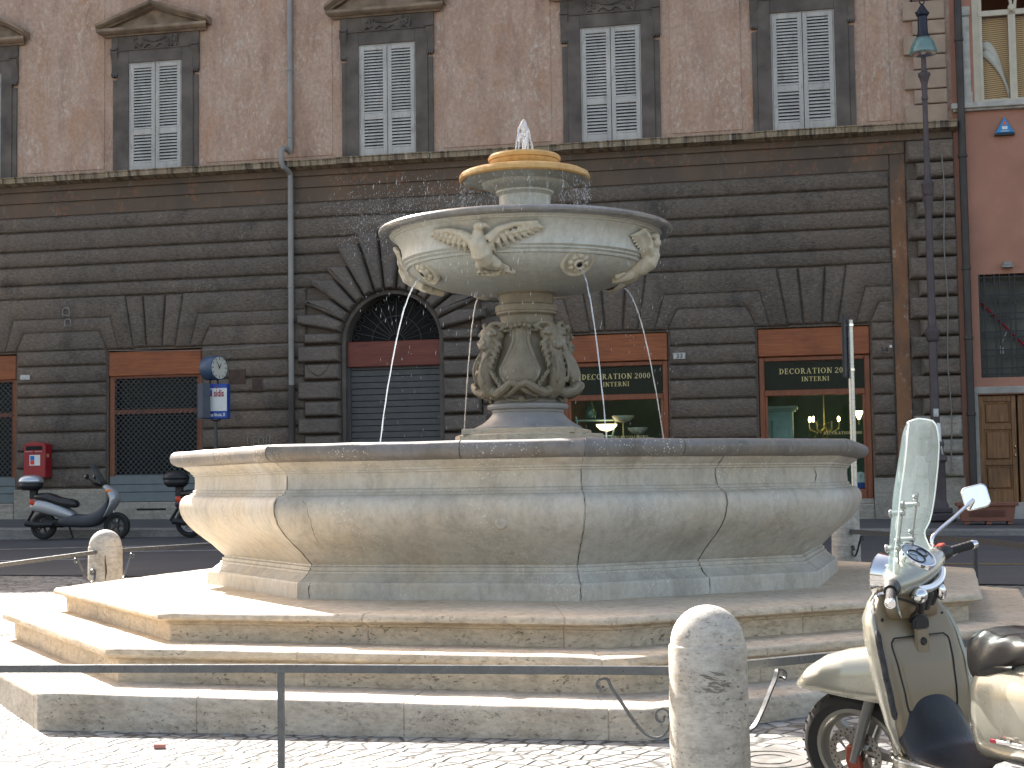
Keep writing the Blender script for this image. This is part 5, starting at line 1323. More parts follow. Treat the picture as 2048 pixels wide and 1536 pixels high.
# upper cup
b = MB(); b.lathe([(r, Z(z)) for r, z in [(.235, 3.42), (.235, 3.50), (.225, 3.52), (.21, 3.54), (.205, 3.60), (.205, 3.76), (.215, 3.775), (.23, 3.785), (.23, 3.80), (.25, 3.805), (.30, 3.825), (.335, 3.845), (.345, 3.86), (.40, 3.875), (.49, 3.89)]], seg=64); cup = b.build('upper_cup', marble('pale_cup_marble', (.56, .55, .50), (.55, .51, .42), (.36, .33, .27), .4, .4, False), ft, sharp=30)
b = MB(); b.lathe([(r, Z(z)) for r, z in [(.47, 3.892), (.49, 3.884), (.508, 3.886), (.520, 3.898), (.522, 3.918), (.510, 3.940), (.485, 3.952), (.44, 3.956), (.30, 3.945)]], seg=128, fn=lambda a, z: 1+.010*mnoise.noise(Vector((cos(a)*6, sin(a)*6, z*9)))); b.build('orange_rim', M['orange'], cup)
b = MB(); b.lathe([(r, Z(z)) for r, z in [(.25, 3.93), (.24, 3.955), (.245, 3.985), (.262, 4.005), (.272, 4.02), (.275, 4.04), (.287, 4.048), (.290, 4.07), (.278, 4.088), (.25, 4.094), (.20, 4.084), (.1, 4.08), (0, 4.08)]], seg=96, fn=lambda a, z: 1+.008*mnoise.noise(Vector((cos(a)*5, sin(a)*5, z*9)))); b.build('top_dish', M['orange'], cup)
# water jets
for k in range(4):
    az = radians(-64+90*k); b = MB(); pts = []; rr = []
    n_ = 46
    for i in range(n_+1):
        t = i/n_; r = .90+.38*t; z = 3.07-1.49*(.10*t+.90*t*t)
        wv = .004*mnoise.noise(Vector((t*14, k, 0)))
        pts.append((r*cos(az)+wv, r*sin(az)+wv*.7, Z(z))); rr.append(.0058*(1+.45*mnoise.noise(Vector((t*26, k*3, 1))))*(1-.25*t))
    b.tube(pts, rr, 7); b.build('water_jet', M['water'], ft, merge=False)
b = MB(); random.seed(3)
for i in range(9):
    a = random.uniform(0, 2*pi); r1 = random.uniform(.02, .075); h = random.uniform(.22, .33)
    pts = []; rr = []
    for j in range(15):
        t = j/14; r = r1*(t*1.25)**1.3; z = 4.05+h*(1-(2*t-.55)**2/ (1.45**2))*1.0 if t > .275 else 4.05+h*(t/.275)**.5
        z = 4.05+h*(1-((t-.32)/.68)**2) if t > .32 else 4.05+h*(1-((t-.32)/.32)**2)
        pts.append((r*cos(a)+.010*mnoise.noise(Vector((t*8, i, 0))), r*sin(a)+.01*mnoise.noise(Vector((t*8, i, 5))), Z(z))); rr.append(.014*(1-.55*t)*(1+.5*mnoise.noise(Vector((t*14, i, 2)))))
    b.tube(pts, rr, 7)
b.ball((0, 0, Z(4.34)), (.028, .028, .05)); o = b.build('top_jet', M['water'], ft, merge=False); remesh(o, .006, 1)
# drips and spray: countless
b = MB()
def drop(p, l, r, tilt=(0, 0)):
    x, y, z = p; dx, dy = tilt
    b.add([(x+dx*l, y+dy*l, z+l), (x+r, y, z+l*.2), (x-r*.5, y+r*.8, z+l*.2), (x-r*.5, y-r*.8, z+l*.2), (x, y, z-l*.5)], [(0, 1, 2), (0, 2, 3), (0, 3, 1), (4, 2, 1), (4, 3, 2), (4, 1, 3)])
for i in range(1500):       # curtain of drips under the orange rim
    a = random.uniform(0, 2*pi); r = .505+random.gauss(0, .014); z = random.uniform(3.50, 3.88)
    a += .05*sin(a*23)
    drop((FX+r*cos(a), FY+r*sin(a), z), random.uniform(.004, .022), random.uniform(.0008, .0018))
for i in range(200):        # drips from the big rim and the splashing in the bowl
    a = random.uniform(0, 2*pi); r = 1.12+random.gauss(0, .06); z = random.uniform(1.7, 3.42)
    drop((FX+r*cos(a), FY+r*sin(a), z), random.uniform(.006, .028), random.uniform(.0010, .0018), (.12, 0))
for i in range(2300):       # wind blown spray on the left of the bowl
    t = random.random()**1.3; x = FX-.50-.95*t+random.gauss(0, .10); y = FY+random.gauss(-.25, .45); z = 3.52+.13*random.random()+random.gauss(.02, .07)*(1+t)-.12*t
    drop((x, y, z), random.uniform(.002, .010), random.uniform(.0006, .0016), (random.uniform(.2, .6), 0))
for i in range(110):
    x = FX-random.uniform(-.1, 1.25); drop((x, FY-random.uniform(.9, 1.4), random.uniform(2.55, 3.7)), random.uniform(.012, .034), random.uniform(.0012, .0022), (.18, 0))
sp = b.build('water_spray', plain('white_water_drops', (.80, .82, .84), .25, 0, .05), None, merge=False); tag(sp, 'fine white droplets and drips blown from the upper bowls', 'water spray', kind='stuff')
# ------------------------------------------------------------------ bollards and railings round the fountain
def bollard(x, y, label, ang=0.):
    z = terr(x, y)
    t = empty('bollard', (x, y, z), (0, 0, ang), label, 'bollard', 'stone bollards round the fountain')
    b = MB(); pr = [(.165, -.1), (.158, .05), (.154, .35), (.151, .675), (.149, .68), (.1465, .682)]
    n_ = 10; pr += [(.1445*cos(pi/2*i/n_), .683+.150*sin(pi/2*i/n_)) for i in range(n_+1)]
    b.lathe(pr, seg=48, fn=lambda a, z: 1+.008*mnoise.noise(Vector((cos(a)*2+x, sin(a)*2, z*5)))); b.build('stone', M['bollard'], t, sharp=40); return t
B1 = (.745, 5.97); B2 = (-3.70, 13.85); B3 = (3.64, 16.8)
k1 = bollard(*B1, 'near travertine bollard with rounded top, dark scuff mark on its front', .3)
b = MB()
for i in range(16):
    a = radians(-96)+random.gauss(0, .15)+.22; z = .55+random.gauss(0, .022); r = .1535
    L_a = random.uniform(.1, .28)
    b.add([(r*cos(a+t)*1.004, r*sin(a+t)*1.004, z+q+.012*sin(t*20)) for t, q in ((-L_a, 0), (0, -.004), (L_a, 0), (0, .0055))], [(0, 1, 2, 3)])
b.X = None; sc_ = b.build('scuff_mark', plain('dark_scuff', (.20, .175, .15), .9), k1); sc_.rotation_euler = (0, 0, -.3)
k2 = bollard(*B2, 'far left travertine bollard with a deep vertical gash, standing between the steps and the road', 1.1)
b = MB(); va = atan2(-B2[1], -B2[0])
b.tube([(.1505*cos(va+.02+.03*sin(z*30)), .1505*sin(va+.02+.03*sin(z*30)), z) for z in [.36+.018*i for i in range(15)]], [.002+.007*sin(pi*i/14) for i in range(15)], 6); o = b.build('gash', plain('brown_gash', (.085, .06, .04), .95), k2); o.rotation_euler = (0, 0, -1.1)
bollard(*B3, 'travertine bollard half hidden behind the right side of the fountain basin', 2.)
def rail(name, pts, label, posts=(), hh=.575, th=.033, scrolls=(), im=None):
    im = im or M['ironlight']
    """flat iron bar following pts (x, y, z); posts at t"""
    x0, y0, z0 = pts[0]; t = empty(name, (x0, y0, terr(x0, y0)), (0, 0, 0), label, 'railing', 'low iron railings round the fountain')
    base = Vector((x0, y0, terr(x0, y0))); P3 = [Vector(p)-base for p in pts]
    b = MB()
    for p, q in zip(P3, P3[1:]):
        d = (q-p); nn = Vector((-d.y, d.x, 0)).normalized()*.019; up = Vector((0, 0, th/2))
        b.add([p+nn-up, p-nn-up, p-nn+up, p+nn+up, q+nn-up, q-nn-up, q-nn+up, q+nn+up], [(0, 1, 2, 3), (7, 6, 5, 4), (0, 4, 5, 1), (1, 5, 6, 2), (2, 6, 7, 3), (3, 7, 4, 0)], False)
    bar = b.build('top_bar', im, t)
    for (x, y, z) in posts:
        g = terr(x, y); b = MB(); b.box((x-base.x-.014, y-base.y-.014, g-base.z-.05), (x-base.x+.014, y-base.y+.014, z-base.z-th/2+.001)); b.build('post', im, t)
    for sp, dr in scrolls:
        # S-scroll brace: starts at the bollard low, ends under the bar; sp = start point on the bollard axis side, dr = direction
        b = MB(); s3 = Vector(sp)-base; d3 = Vector(dr).normalized(); L = .335
        pts2 = []
        for i in range(11): q = pi*.5+i*pi*1.65/10-pi*2.0; rr = .014+.030*(i/10); pts2.append((L-.0+rr*cos(-q)*1.0+.0, .0+rr*sin(-q)-.045))
        def C(u, v): return s3+d3*u+Vector((0, 0, v))
        top_c = (.285, -.052); low_c = (.060, -.205)
        seq = []
        for i in range(12): a = radians(-250+ i*25); rr = .012+.022*i/11; seq.append((top_c[0]+rr*cos(a), top_c[1]+rr*sin(a)))
        main = [(.255, -.030), (.225, -.060), (.175, -.14), (.125, -.215), (.085, -.245), (.045, -.250), (.012, -.225), (.0, -.185)]
        low = []
        for i in range(12): a = radians(-20+ i*26); rr = .034-.022*i/11; low.append((.034+rr*cos(a+pi*.9)*1.0, -.165+rr*sin(pi*.1+a)*.9))
        curve = [(.265+.030*cos(radians(a)), -.050+.030*sin(radians(a))) for a in range(-200, 100, 28)][::1]
        hook_top = [(.268+r_*cos(radians(a)), -.052+r_*sin(radians(a))) for a, r_ in ((-150, .008), (-60, .012), (20, .018), (80, .024), (120, .030))]
        hook_top = [(.275+r_*cos(radians(a)), -.050+r_*sin(radians(a))) for a, r_ in ((200, .008), (290, .012), (360, .018), (420, .024), (470, .031), (500, .036))]
        main = [(.235, -.055), (.20, -.105), (.16, -.165), (.12, -.215), (.085, -.240), (.05, -.245), (.018, -.225), (.002, -.19)]
        hook_low = [(.034+r_*cos(radians(a)), -.165+r_*sin(radians(a))) for a, r_ in ((150, .034), (95, .034), (40, .028), (-30, .022), (-110, .016), (-190, .010))]
        full = hook_top+main+hook_low
        pp = [C(u, v) for u, v in full]; fine = []
        for i in range(len(pp)-1):
            p0, p1, p2, p3_ = pp[max(i-1, 0)], pp[i], pp[i+1], pp[min(i+2, len(pp)-1)]
            for t_ in (0, .33, .67): fine.append(.5*((2*p1)+(p2-p0)*t_+(2*p0-5*p1+4*p2-p3_)*t_**2+(3*p1-p0-3*p2+p3_)*t_**3))
        fine.append(pp[-1])
        nn = Vector((-d3.y, d3.x, 0)).normalized()*.010; vs = []; fs = []
        for i, p in enumerate(fine):
            tt = (fine[min(i+1, len(fine)-1)]-fine[max(i-1, 0)]).normalized(); ud_ = tt.cross(nn).normalized()*.0042
            vs += [p+nn+ud_, p-nn+ud_, p-nn-ud_, p+nn-ud_]
        for i in range(len(fine)-1):
            for k in range(4): fs.append((4*i+k, 4*i+(k+1) % 4, 4*i+4+(k+1) % 4, 4*i+4+k))
        b.add(vs, fs, True); b.build('scroll_brace', im, t)
        b = MB(); q = C(.27, .02); b.ball(q, (.008, .008, .006), 8, 5); b.build('rivet', M['ironlight'], bar)
    return t
# front railing running left, and its continuation to the right
dL = Vector((-2.31-B1[0], 6.87-B1[1], 0)).normalized(); s0 = Vector((B1[0], B1[1], .757))
zl = lambda p: .757-.045*((p[0]-B1[0])/(-3.05))
pL = [(B1[0]+dL.x*.12, B1[1]+dL.y*.12, .757), (-1.0, 6.485, .73), (-2.31, 6.87, .70), (-3.4, 7.19, .675)]
rail('railing', pL, 'near iron railing with an upright post, running left from the near bollard', [(-.99, 6.485, .73), (-3.38, 7.184, .675)], scrolls=[((B1[0]+dL.x*.15, B1[1]+dL.y*.15, .757-.017), tuple(dL))])
dR = Vector((2.14-B1[0], 7.09-B1[1], 0)).normalized()
rail('railing', [(B1[0]+dR.x*.14, B1[1]+dR.y*.14, .765), (2.14, 7.09, .736), (3.3, 8.02, .73)], 'near iron railing passing behind the cream scooter, right of the near bollard', [(3.28, 8.0, .73)], scrolls=[((B1[0]+dR.x*.15, B1[1]+dR.y*.15, .765-.017), tuple(dR))])
dA = Vector((-4.2-B2[0], 12.55-B2[1], 0)).normalized(); dB = Vector((-3.13-B2[0], 15.8-B2[1], 0)).normalized(); dC = Vector((4.25-B3[0], 13.7-B3[1], 0)).normalized()
def P3_(o, d, t, z): return (o[0]+d.x*t, o[1]+d.y*t, z)
rail('railing', [P3_(B2, dA, .13, .925), P3_(B2, dA, 1.4, .88), P3_(B2, dA, 4.6, .76)], 'thin sunlit railing bar leaving the far left bollard towards the picture edge', [], scrolls=[(P3_(B2, dA, .15, .905), tuple(dA))])
rail('railing', [P3_(B2, dB, .13, .925), P3_(B2, dB, 2.1, .90), P3_(B2, dB, 3.6, .90)], 'thin railing bar behind the steps, from the far left bollard towards the road', [P3_(B2, dB, 3.55, .90)], scrolls=[(P3_(B2, dB, .2, .905), tuple(dB))])
rail('railing', [P3_(B3, dC, .13, .91), P3_(B3, dC, 3.1, .905), P3_(B3, dC, 5.2, .86)], 'dark railing with one post in the shade at the right, before the road', [P3_(B3, dC, 2.9, .905)], scrolls=[(P3_(B3, dC, .15, .89), tuple(dC))], th=.05, im=M['iron'])
# small things on the ground
mh = empty('manhole_cover', (1.14, 7.0, terr(1.14, 7.0)+.006), (radians(1.6), radians(-1.4), .5), 'square manhole cover set in the paving right of the near bollard', 'manhole cover')
b = MB(); b.box((-.22, -.22, -.02), (.22, .22, .006), .004); b.lathe([(.18, .006), (.18, .010), (.165, .010), (.165, .006)], seg=32); b.lathe([(.10, .006), (.10, .010), (.09, .010), (.09, .006)], seg=32); b.build('cover_plate', plain('worn_cast_cover', (.20, .19, .175), .5, .3, .3, 9, .4), mh)
li = MB(); li.X = Matrix.Translation((-1.82, 7.86, terr(-1.82, 7.86)+.011)) @ Matrix.Rotation(1.45, 4, 'Z'); li.box((-.012, -.03, -.012), (.012, .03, .012), .004)
tag(li.build('litter', plain('pink_litter', (.55, .22, .18), .6)), 'small pinkish bit of litter on the cobbles before the lowest step', 'litter')
# ------------------------------------------------------------------ the cream scooter in front
M['cream_paint'] = plain('champagne_scooter_paint', (.36, .35, .29), .25, .4, .04, 3, 0, .6, .5)
M['beige'] = plain('beige_inner_panel', (.25, .20, .135), .38, .15, .06, 4, 0, 0, .5); M['seat'] = plain('black_vinyl', (.020, .019, .020), .36, 0, .15, 8, .25, spec=.5)
M['mat'] = plain('scuffed_black_mat', (.024, .025, .028), .42, 0, .5, 5, .4); M['screen'] = glassy('windscreen_acrylic', (.82, .89, .89), .06, .085, (.75, .85, .88), .03)
M['screenedge'] = glassy('windscreen_edge', (.9, .93, .93), .35, .65, (.9, .93, .93), .1)
M['mirror'] = plain('mirror_glass', (.9, .9, .9), .03, 1., 0); M['gauge'] = plain('pale_blue_gauge', (.38, .44, .54), .2, 0, .1, 20, coat=.6)
M['caliper'] = plain('rusty_red_caliper', (.24, .05, .03), .5, .3, .2, 30); M['discsteel'] = plain('brake_disc_steel', (.30, .285, .26), .35, .9, .15, 30)
SCX = (1.394, 6.015); zb = terr(*SCX)
scn = empty('scooter', (SCX[0], SCX[1], zb), (radians(-2), 0, radians(116)), 'cream scooter with tall windscreen and black seat parked in front of the fountain steps', 'scooter')
scn.scale = (.975, .975, .975)
AX = Vector((-.438, 0, .899)).normalized()
ST = Matrix.Translation((0, 0, .24)) @ Matrix.Rotation(radians(27), 4, AX) @ Matrix.Translation((0, 0, -.24))
def sm(pts, n=4):
    pts = [Vector(p) for p in pts]; out = []
    for i in range(len(pts)-1):
        p0, p1, p2, p3_ = pts[max(i-1, 0)], pts[i], pts[i+1], pts[min(i+2, len(pts)-1)]
        for k in range(n):
            t = k/n; out.append(.5*((2*p1)+(p2-p0)*t+(2*p0-5*p1+4*p2-p3_)*t*t+(3*p1-p0-3*p2+p3_)*t**3))
    out.append(pts[-1]); return out
def ip(tab, x):
    if x <= tab[0][0]: return tab[0][1:]
    for a, c in zip(tab, tab[1:]):
        if x <= c[0]:
            t = (x-a[0])/(c[0]-a[0]); t = t*t*(3-2*t)*.35+t*.65; return tuple(a[i]*(1-t)+c[i]*t for i in range(1, len(a)))
    return tab[-1][1:]
RY = Matrix.Rotation(-pi/2, 4, 'X')        # lathe axis z -> +y
def wheel(parent, X, R, wd, rimR, spokes, disc, name='front_wheel', rimmat=None):
    XW = X @ RY
    t = MB(); t.X = XW; h = wd/2
    t.lathe([(rimR-.006, -h*.62), (rimR+.01, -h*.8), ((R+rimR)/2, -h), (R-.022, -h*.88), (R-.006, -h*.55), (R, -h*.18), (R, h*.18), (R-.006, h*.55), (R-.022, h*.88), ((R+rimR)/2, h), (rimR+.01, h*.8), (rimR-.006, h*.62)], seg=64)
    tp = t.build(name, M['rubber'], parent)
    q = MB(); q.X = XW
    for i in range(36):
        a = 2*pi*i/36
        for s_ in (-1, 1):
            q.X = XW @ Matrix.Rotation(a+(.04 if s_ > 0 else 0), 4, 'Z') @ Matrix.Translation((R-.009, 0, s_*h*.46)) @ Matrix.Rotation(s_*.6, 4, 'X'); q.box((-.004, -.0035, -h*.30), (.0055, .0035, h*.30))
    q.build('tyre_tread', M['black'], tp, merge=False)
    r = MB(); r.X = XW; rm = rimmat or plain('grey_alloy', (.30, .29, .26), .35, .7, .1)
    r.lathe([(rimR+.004, -h*.72), (rimR+.006, -h*.6), (rimR-.018, -h*.35), (rimR-.03, -h*.2), (rimR-.03, h*.2), (rimR-.018, h*.35), (rimR+.006, h*.6), (rimR+.004, h*.72), (rimR-.012, h*.7), (rimR-.02, h*.4), (rimR-.038, h*.2), (rimR-.038, -h*.2), (rimR-.02, -h*.4), (rimR-.012, -h*.7), (rimR+.004, -h*.72)], seg=56)
    r.lathe([(0, -.045), (.035, -.045), (.038, -.03), (.04, .03), (.03, .05), (.018, .055), (.018, .075), (0, .075)], seg=20)
    for i in range(spokes):
        r.X = XW @ Matrix.Rotation(2*pi*i/spokes+.35, 4, 'Z'); r.loft([[(.03, -.022, -.016), (.03, .022, -.016), (.03, .022, .016), (.03, -.022, .016)], [(rimR-.03, -.015, -.012), (rimR-.03, .015, -.012), (rimR-.03, .015, .012), (rimR-.03, -.015, .012)]], False, False)
    r.build('rim', rm, tp)
    if disc:
        d = MB(); d.X = XW @ Matrix.Translation((0, 0, disc[1])); Rd = disc[0]; d.lathe([(Rd*.74, 0), (Rd, 0), (Rd, .004), (Rd*.74, .004), (Rd*.74, 0)], seg=56)
        for i in range(8):
            a = 2*pi*i/8; d.add([((Rd*.76)*cos(a-.09), (Rd*.76)*sin(a-.09), .002), ((Rd*.76)*cos(a+.09), (Rd*.76)*sin(a+.09), .002), (.035*cos(a+.6), .035*sin(a+.6), .002), (.035*cos(a+.25), .035*sin(a+.25), .002)], [(0, 1, 2, 3)], False)
        d.lathe([(0, .001), (.045, .001), (.045, .006), (0, .006)], seg=20)
        do = d.build('brake_disc', M['discsteel'], tp)
        q = MB(); q.X = d.X
        for i in range(44):
            a = 2*pi*i/44; rr = Rd*(.81 if i % 2 else .92); q.add([(rr*cos(a)+.0042*cos(k), rr*sin(a)+.0042*sin(k), .0048) for k in [j*pi/3 for j in range(6)]], [tuple(range(6))], False)
        q.build('disc_holes', M['black'], do, merge=False)
    return tp
HUB = ST @ Matrix.Translation((.045, 0, .256))
wheel(scn, HUB, .248, .115, .176, 5, (.112, .062))
b = MB(); b.X = ST
for s_ in (-1, 1): b.tube([(.045, s_*.088, .235), (.0, s_*.088, .33), (-.10, s_*.085, .54), (-.16, s_*.08, .64)], [.019, .022, .022, .024], 14)
b.tube([(.045, -.09, .24), (.045, .095, .24)], .012, 10); b.build('fork', plain('grey_fork_tube', (.17, .17, .165), .35, .5, .08), scn)
b = MB(); b.X = ST; b.loft([[(.015, y, .31), (.06, y, .30), (.075, y, .24), (.06, y, .16), (.03, y, .12), (.0, y, .13), (.01, y, .2)] for y in (.075, .10)], True, False); o = b.build('caliper_bracket', M['caliper'], scn); bevmod(o, .005)
b = MB(); b.X = ST; b.ball((.035, .104, .20), (.012, .008, .012)); b.build('bolt', M['chrome'], o)
# fender
tab = [(0, .272, .520, .006, .004), (.06, .262, .548, .050, .02), (.2, .215, .595, .082, .065), (.42, .125, .643, .100, .12), (.68, .02, .668, .110, .16), (1., -.15, .685, .115, .20)]
b = MB(); b.X = ST
def fen(u, v):
    x, z, hw, dr = ip(tab, v); s_ = (u-.5)*2; a = s_*pi/2
    return (x, hw*sin(a)*1.0, z-dr*(1-cos(a)**.75 if abs(s_) < .999 else 1))
b.grid(fen, 20, 26); o = b.build('front_fender', M['cream_paint'], scn, sharp=0); solid(o, .006, -1)
# leg shield
sh = [(.27, .120, -.330, .03), (.33, .165, -.345, .08), (.42, .192, -.345, .125), (.52, .203, -.335, .16), (.62, .208, -.315, .175), (.72, .203, -.285, .17), (.80, .190, -.255, .15), (.86, .155, -.225, .09), (.90, .10, -.20, .06)]
b = MB()
def so(u, v):
    z = .27+.63*v; w_, c, d = ip(sh, z); s_ = (u-.5)*2; a = s_*pi/2*1.12
    return (c+d*cos(a)*1.0+(.0 if abs(a) < pi/2 else 0), w_*sin(a)/1.0, z)
b.grid(so, 32, 30); o = b.build('leg_shield', M['cream_paint'], scn, sharp=0); solid(o, .012, -1)
ls = o
b = MB()
def si(u, v):
    z = .30+.59*v; w_, c, d = ip(sh, z); s_ = (u-.5)*2
    e = abs(s_)
    return (c-.030-.022*(max(0, e-.8)/.2)**2*-1+.018*(1-s_*s_)-.004, (w_-.012)*s_, z)
b.grid(si, 28, 30); inner = b.build('inner_panel', M['beige'], scn, sharp=0); solid(inner, .008, 1)
def onin(y, z, off=0.):
    w_, c, d = ip(sh, z); s_ = max(-1, min(1, y/(w_-.012))); return Vector((c-.034+.018*(1-s_*s_)-.004*0-off, y, z))
# black edge trim on the left border
b = MB()
for s_ in (1,):
    pts = [onin(s_*(ip(sh, z)[0]-.004), z, -.003) for z in [.44+.017*i for i in range(20)]]
    b.tube(pts, [.006]+[.0125]*18+[.005], 8)
b.build('edge_trim', plain('speckled_black_trim', (.035, .035, .035), .7, 0, .8, 60), scn)
# glove box lid
def gl(u, v, off=.013):
    z = .445+.285*v; hw = .118+.026*v; s_ = (u-.5)*2
    cr = min(1, min(v, 1-v)/.13); hw *= 1-.16*(1-sqrt(max(0, 1-(1-cr)**2)))
    p = onin(hw*s_+.004, z); e = min(1, (1-abs(s_))/.08)*min(1, min(v, 1-v)/.05)
    return p+Vector((-off*min(1, e)-.006*(1-s_*s_), 0, 0))
b = MB(); b.grid(gl, 24, 24); lid = b.build('glove_box_lid', M['beige'], inner, sharp=0)
edge = [gl(0, i/20, .002) for i in range(21)]+[gl(i/20, 1, .002) for i in range(1, 21)]+[gl(1, 1-i/20, .002) for i in range(1, 21)]+[gl(1-i/20, 0, .002) for i in range(1, 21)]
MB().tube([p+Vector((-.010, 0, 0)) for p in edge], .0028, 6).build('lid_seam', M['black'], lid)
b = MB(); c0 = onin(.0, .715, .0)
b.loft([[c0+Vector((-.02, y, z)) for y, z in ((-.034, -.06), (.034, -.06), (.03, .045), (-.03, .045))], [c0+Vector((-.034, y, z)) for y, z in ((-.028, -.052), (.028, -.052), (.025, .04), (-.025, .04))]], True, False); cat = b.build('lid_catch', M['beige'], lid)
q = MB(); q.X = Matrix.Translation(c0+Vector((-.034, 0, -.005))) @ Matrix.Rotation(-pi/2, 4, 'Y'); q.lathe([(0, .004), (.007, .006), (.012, .006), (.014, .004), (.016, 0)], seg=20); q.build('key_lock', M['black'], cat)
q = MB(); q.tube(sm([c0+Vector((-.02, y, z)) for y, z in ((-.032, .045), (-.030, .075), (0, .092), (.030, .075), (.032, .045))]), .008, 8); q.loft([[c0+Vector((x_, y, z)) for y, z in ((-.03, .045), (.03, .045), (.026, .08), (0, .09), (-.026, .08))] for x_ in (-.012, -.028)], True, False); q.build('bag_hook', M['black'], inner)
b = MB()
for y, z in ((.155, .80), (.12, .415), (-.14, .80)):
    b.X = Matrix.Translation(onin(y, z, .006)) @ Matrix.Rotation(-pi/2, 4, 'Y'); b.lathe([(0, .002), (.006, .002), (.008, 0)], seg=12)
b.build('screw', M['black'], inner)
# column shroud between the shield and the handlebar
b = MB(); rings = []
for z, cx, rx, ry in ((.80, -.26, .06, .13), (.86, -.275, .07, .12), (.90, -.29, .06, .085), (.94, -.31, .05, .06)):
    rings.append([(cx+rx*cos(a), ry*sin(a), z) for a in [2*pi*i/24 for i in range(24)]])
b.loft(rings); b.build('column_shroud', M['beige'], scn, sharp=0)
# floor, mat, skirts
b = MB()
def fl_(u, v):
    s_ = (u-.5)*2; x = -.345-.49*v; w_ = .17+.02*sin(pi*v)-.03*v
    hump = .185*math.exp(-(v/.13)**2)*(1-.6*abs(s_)**4)+.05*math.exp(-((v-.1)/.35)**2)*(1-s_*s_)
    return (x-.02*hump, w_*s_, .300+hump-.012*abs(s_)**6)
b.grid(fl_, 24, 26); o = b.build('floor_mat', M['mat'], scn, sharp=0); solid(o, .01, -1)
b = MB()
for s_ in (-1, 1):
    rings = []
    for i in range(14):
        t = i/13; x = -.30-.62*t; w_ = .145+.045*min(1, t*6)-.01*t
        rings.append([(x, s_*(w_-.05), .295), (x, s_*w_, .29), (x, s_*(w_+.004), .265), (x, s_*(w_-.01), .22), (x, s_*(w_-.06), .17), (x, s_*.02, .15), (x, s_*.02, .29)])
    b.loft(rings)
b.build('floor_board', M['cream_paint'], scn, sharp=50)
b = MB()
for s_ in (-1, 1): b.tube(sm([(-.315, s_*.165, .30), (-.36, s_*.190, .297), (-.55, s_*.196, .290), (-.75, s_*.192, .292), (-.90, s_*.186, .30)]), .0095, 8, flat=(1, .8))
b.build('chrome_strip', M['chrome'], scn)
# rear body, seat, badge
secs = [(-.655, .035, .38, .60), (-.67, .095, .34, .66), (-.72, .135, .325, .69), (-.85, .155, .33, .71), (-1.0, .172, .34, .72), (-1.2, .178, .37, .735), (-1.42, .165, .43, .745), (-1.6, .12, .52, .735), (-1.70, .05, .60, .70)]
b = MB(); rings = []
for i in range(33):
    x = -.655-1.045*i/32; hw, z0, z1 = ip([(-s[0], s[1], s[2], s[3]) for s in secs], -x); ring = []
    for k in range(32):
        a = 2*pi*k/32; ca, sa = cos(a), sin(a); e = .62
        y = hw*abs(ca)**e*(1 if ca > 0 else -1); z = (z0+z1)/2+(z1-z0)/2*abs(sa)**e*(1 if sa > 0 else -1); y *= 1-.16*max(0, sa)
        ring.append((x, y, z))
    rings.append(ring)
b.loft(rings); body_ = b.build('rear_body', M['cream_paint'], scn, sharp=0)
b = MB(); stb = [(.66, .06, .63, .735), (.69, .115, .60, .785), (.78, .145, .605, .805), (.95, .15, .68, .795), (1.10, .155, .70, .80), (1.2, .15, .71, .84), (1.4, .145, .72, .85), (1.55, .12, .73, .83), (1.62, .05, .75, .80)]
def seatf(u, v):
    x = .66+.96*v; hw, z0, z1 = ip(stb, x); a = 2*pi*u; ca, sa = cos(a), sin(a); e = .7
    y = hw*abs(ca)**e*(1 if ca > 0 else -1); z = (z0+z1)/2+(z1-z0)/2*abs(sa)**e*(1 if sa > 0 else -1)
    wv = .008*sin(x*46-z*38+2.2*sin(y*11))*math.exp(-((x-.83)/.17)**2)*(1.1 if abs(y) > .05 else .5)+.004*mnoise.noise(Vector((x*12, y*12, z*12)))
    return (-x, y*(1+wv*3.2), z+wv*(.7 if sa > 0 else 1))
b.grid(seatf, 48, 80); b.build('seat', M['seat'], scn, sharp=0)
b = MB(); b.tube(sm([(-.715, y, .668-.01*abs(y)/.1) for y in (-.09, -.05, 0, .05, .09)]+[(-.80, .125, .672), (-.95, .148, .685)]), .007, 6); b.build('seat_piping', M['black'], bpy.data.objects['seat'])
b = MB(); b.X = Matrix.Translation((-.93, .172, .43)); b.box((-.20, -.004, -.006), (.05, .008, .008), .002); b.box((-.02, 0, .0), (-.005, .01, .016)); b.box((-.09, 0, 0), (-.075, .01, .014)); bd = b.build('badge', M['chrome'], scn)
q = MB(); q.X = b.X; q.box((.052, -.004, -.006), (.078, .007, .006)); q.build('badge_end', M['redink'], bd)
b = MB(); b.loft([[(-.86, .10, .33), (-.86, .20, .325), (-1.08, .20, .325), (-1.08, .10, .33)], [(-.87, .11, .36), (-.88, .185, .355), (-1.06, .185, .355), (-1.06, .11, .36)]], True, False); b.build('foot_plate', plain('speckled_alloy_plate', (.28, .28, .28), .5, .5, .5, 60), scn)
b = MB(); pts = [(-1.0-.2*i/30, .215+.02*i/30, .335) for i in range(31)]; b.tube(pts, [.020 if i % 2 else .026 for i in range(31)], 12); b.build('passenger_peg', M['black'], scn)
b = MB(); b.box((-1.35, -.09, .20), (-.80, .09, .40), .03); b.tube([(-.95, -.15, .30), (-1.2, -.17, .26), (-1.6, -.17, .33)], [.03, .055, .06], 12); b.build('engine', M['black'], scn)
wheel(scn, Matrix.Translation((-1.30, 0, .235)), .235, .12, .16, 5, None, 'rear_wheel')
b = MB(); b.ball((-1.70, 0, .66), (.03, .10, .05)); b.build('tail_light', M['redink'], scn)
b = MB(); b.tube([(-.70, .08, .22), (-.74, .20, .015), (-.80, .22, .008)], .010, 8); b.build('side_stand', M['steel'], scn)
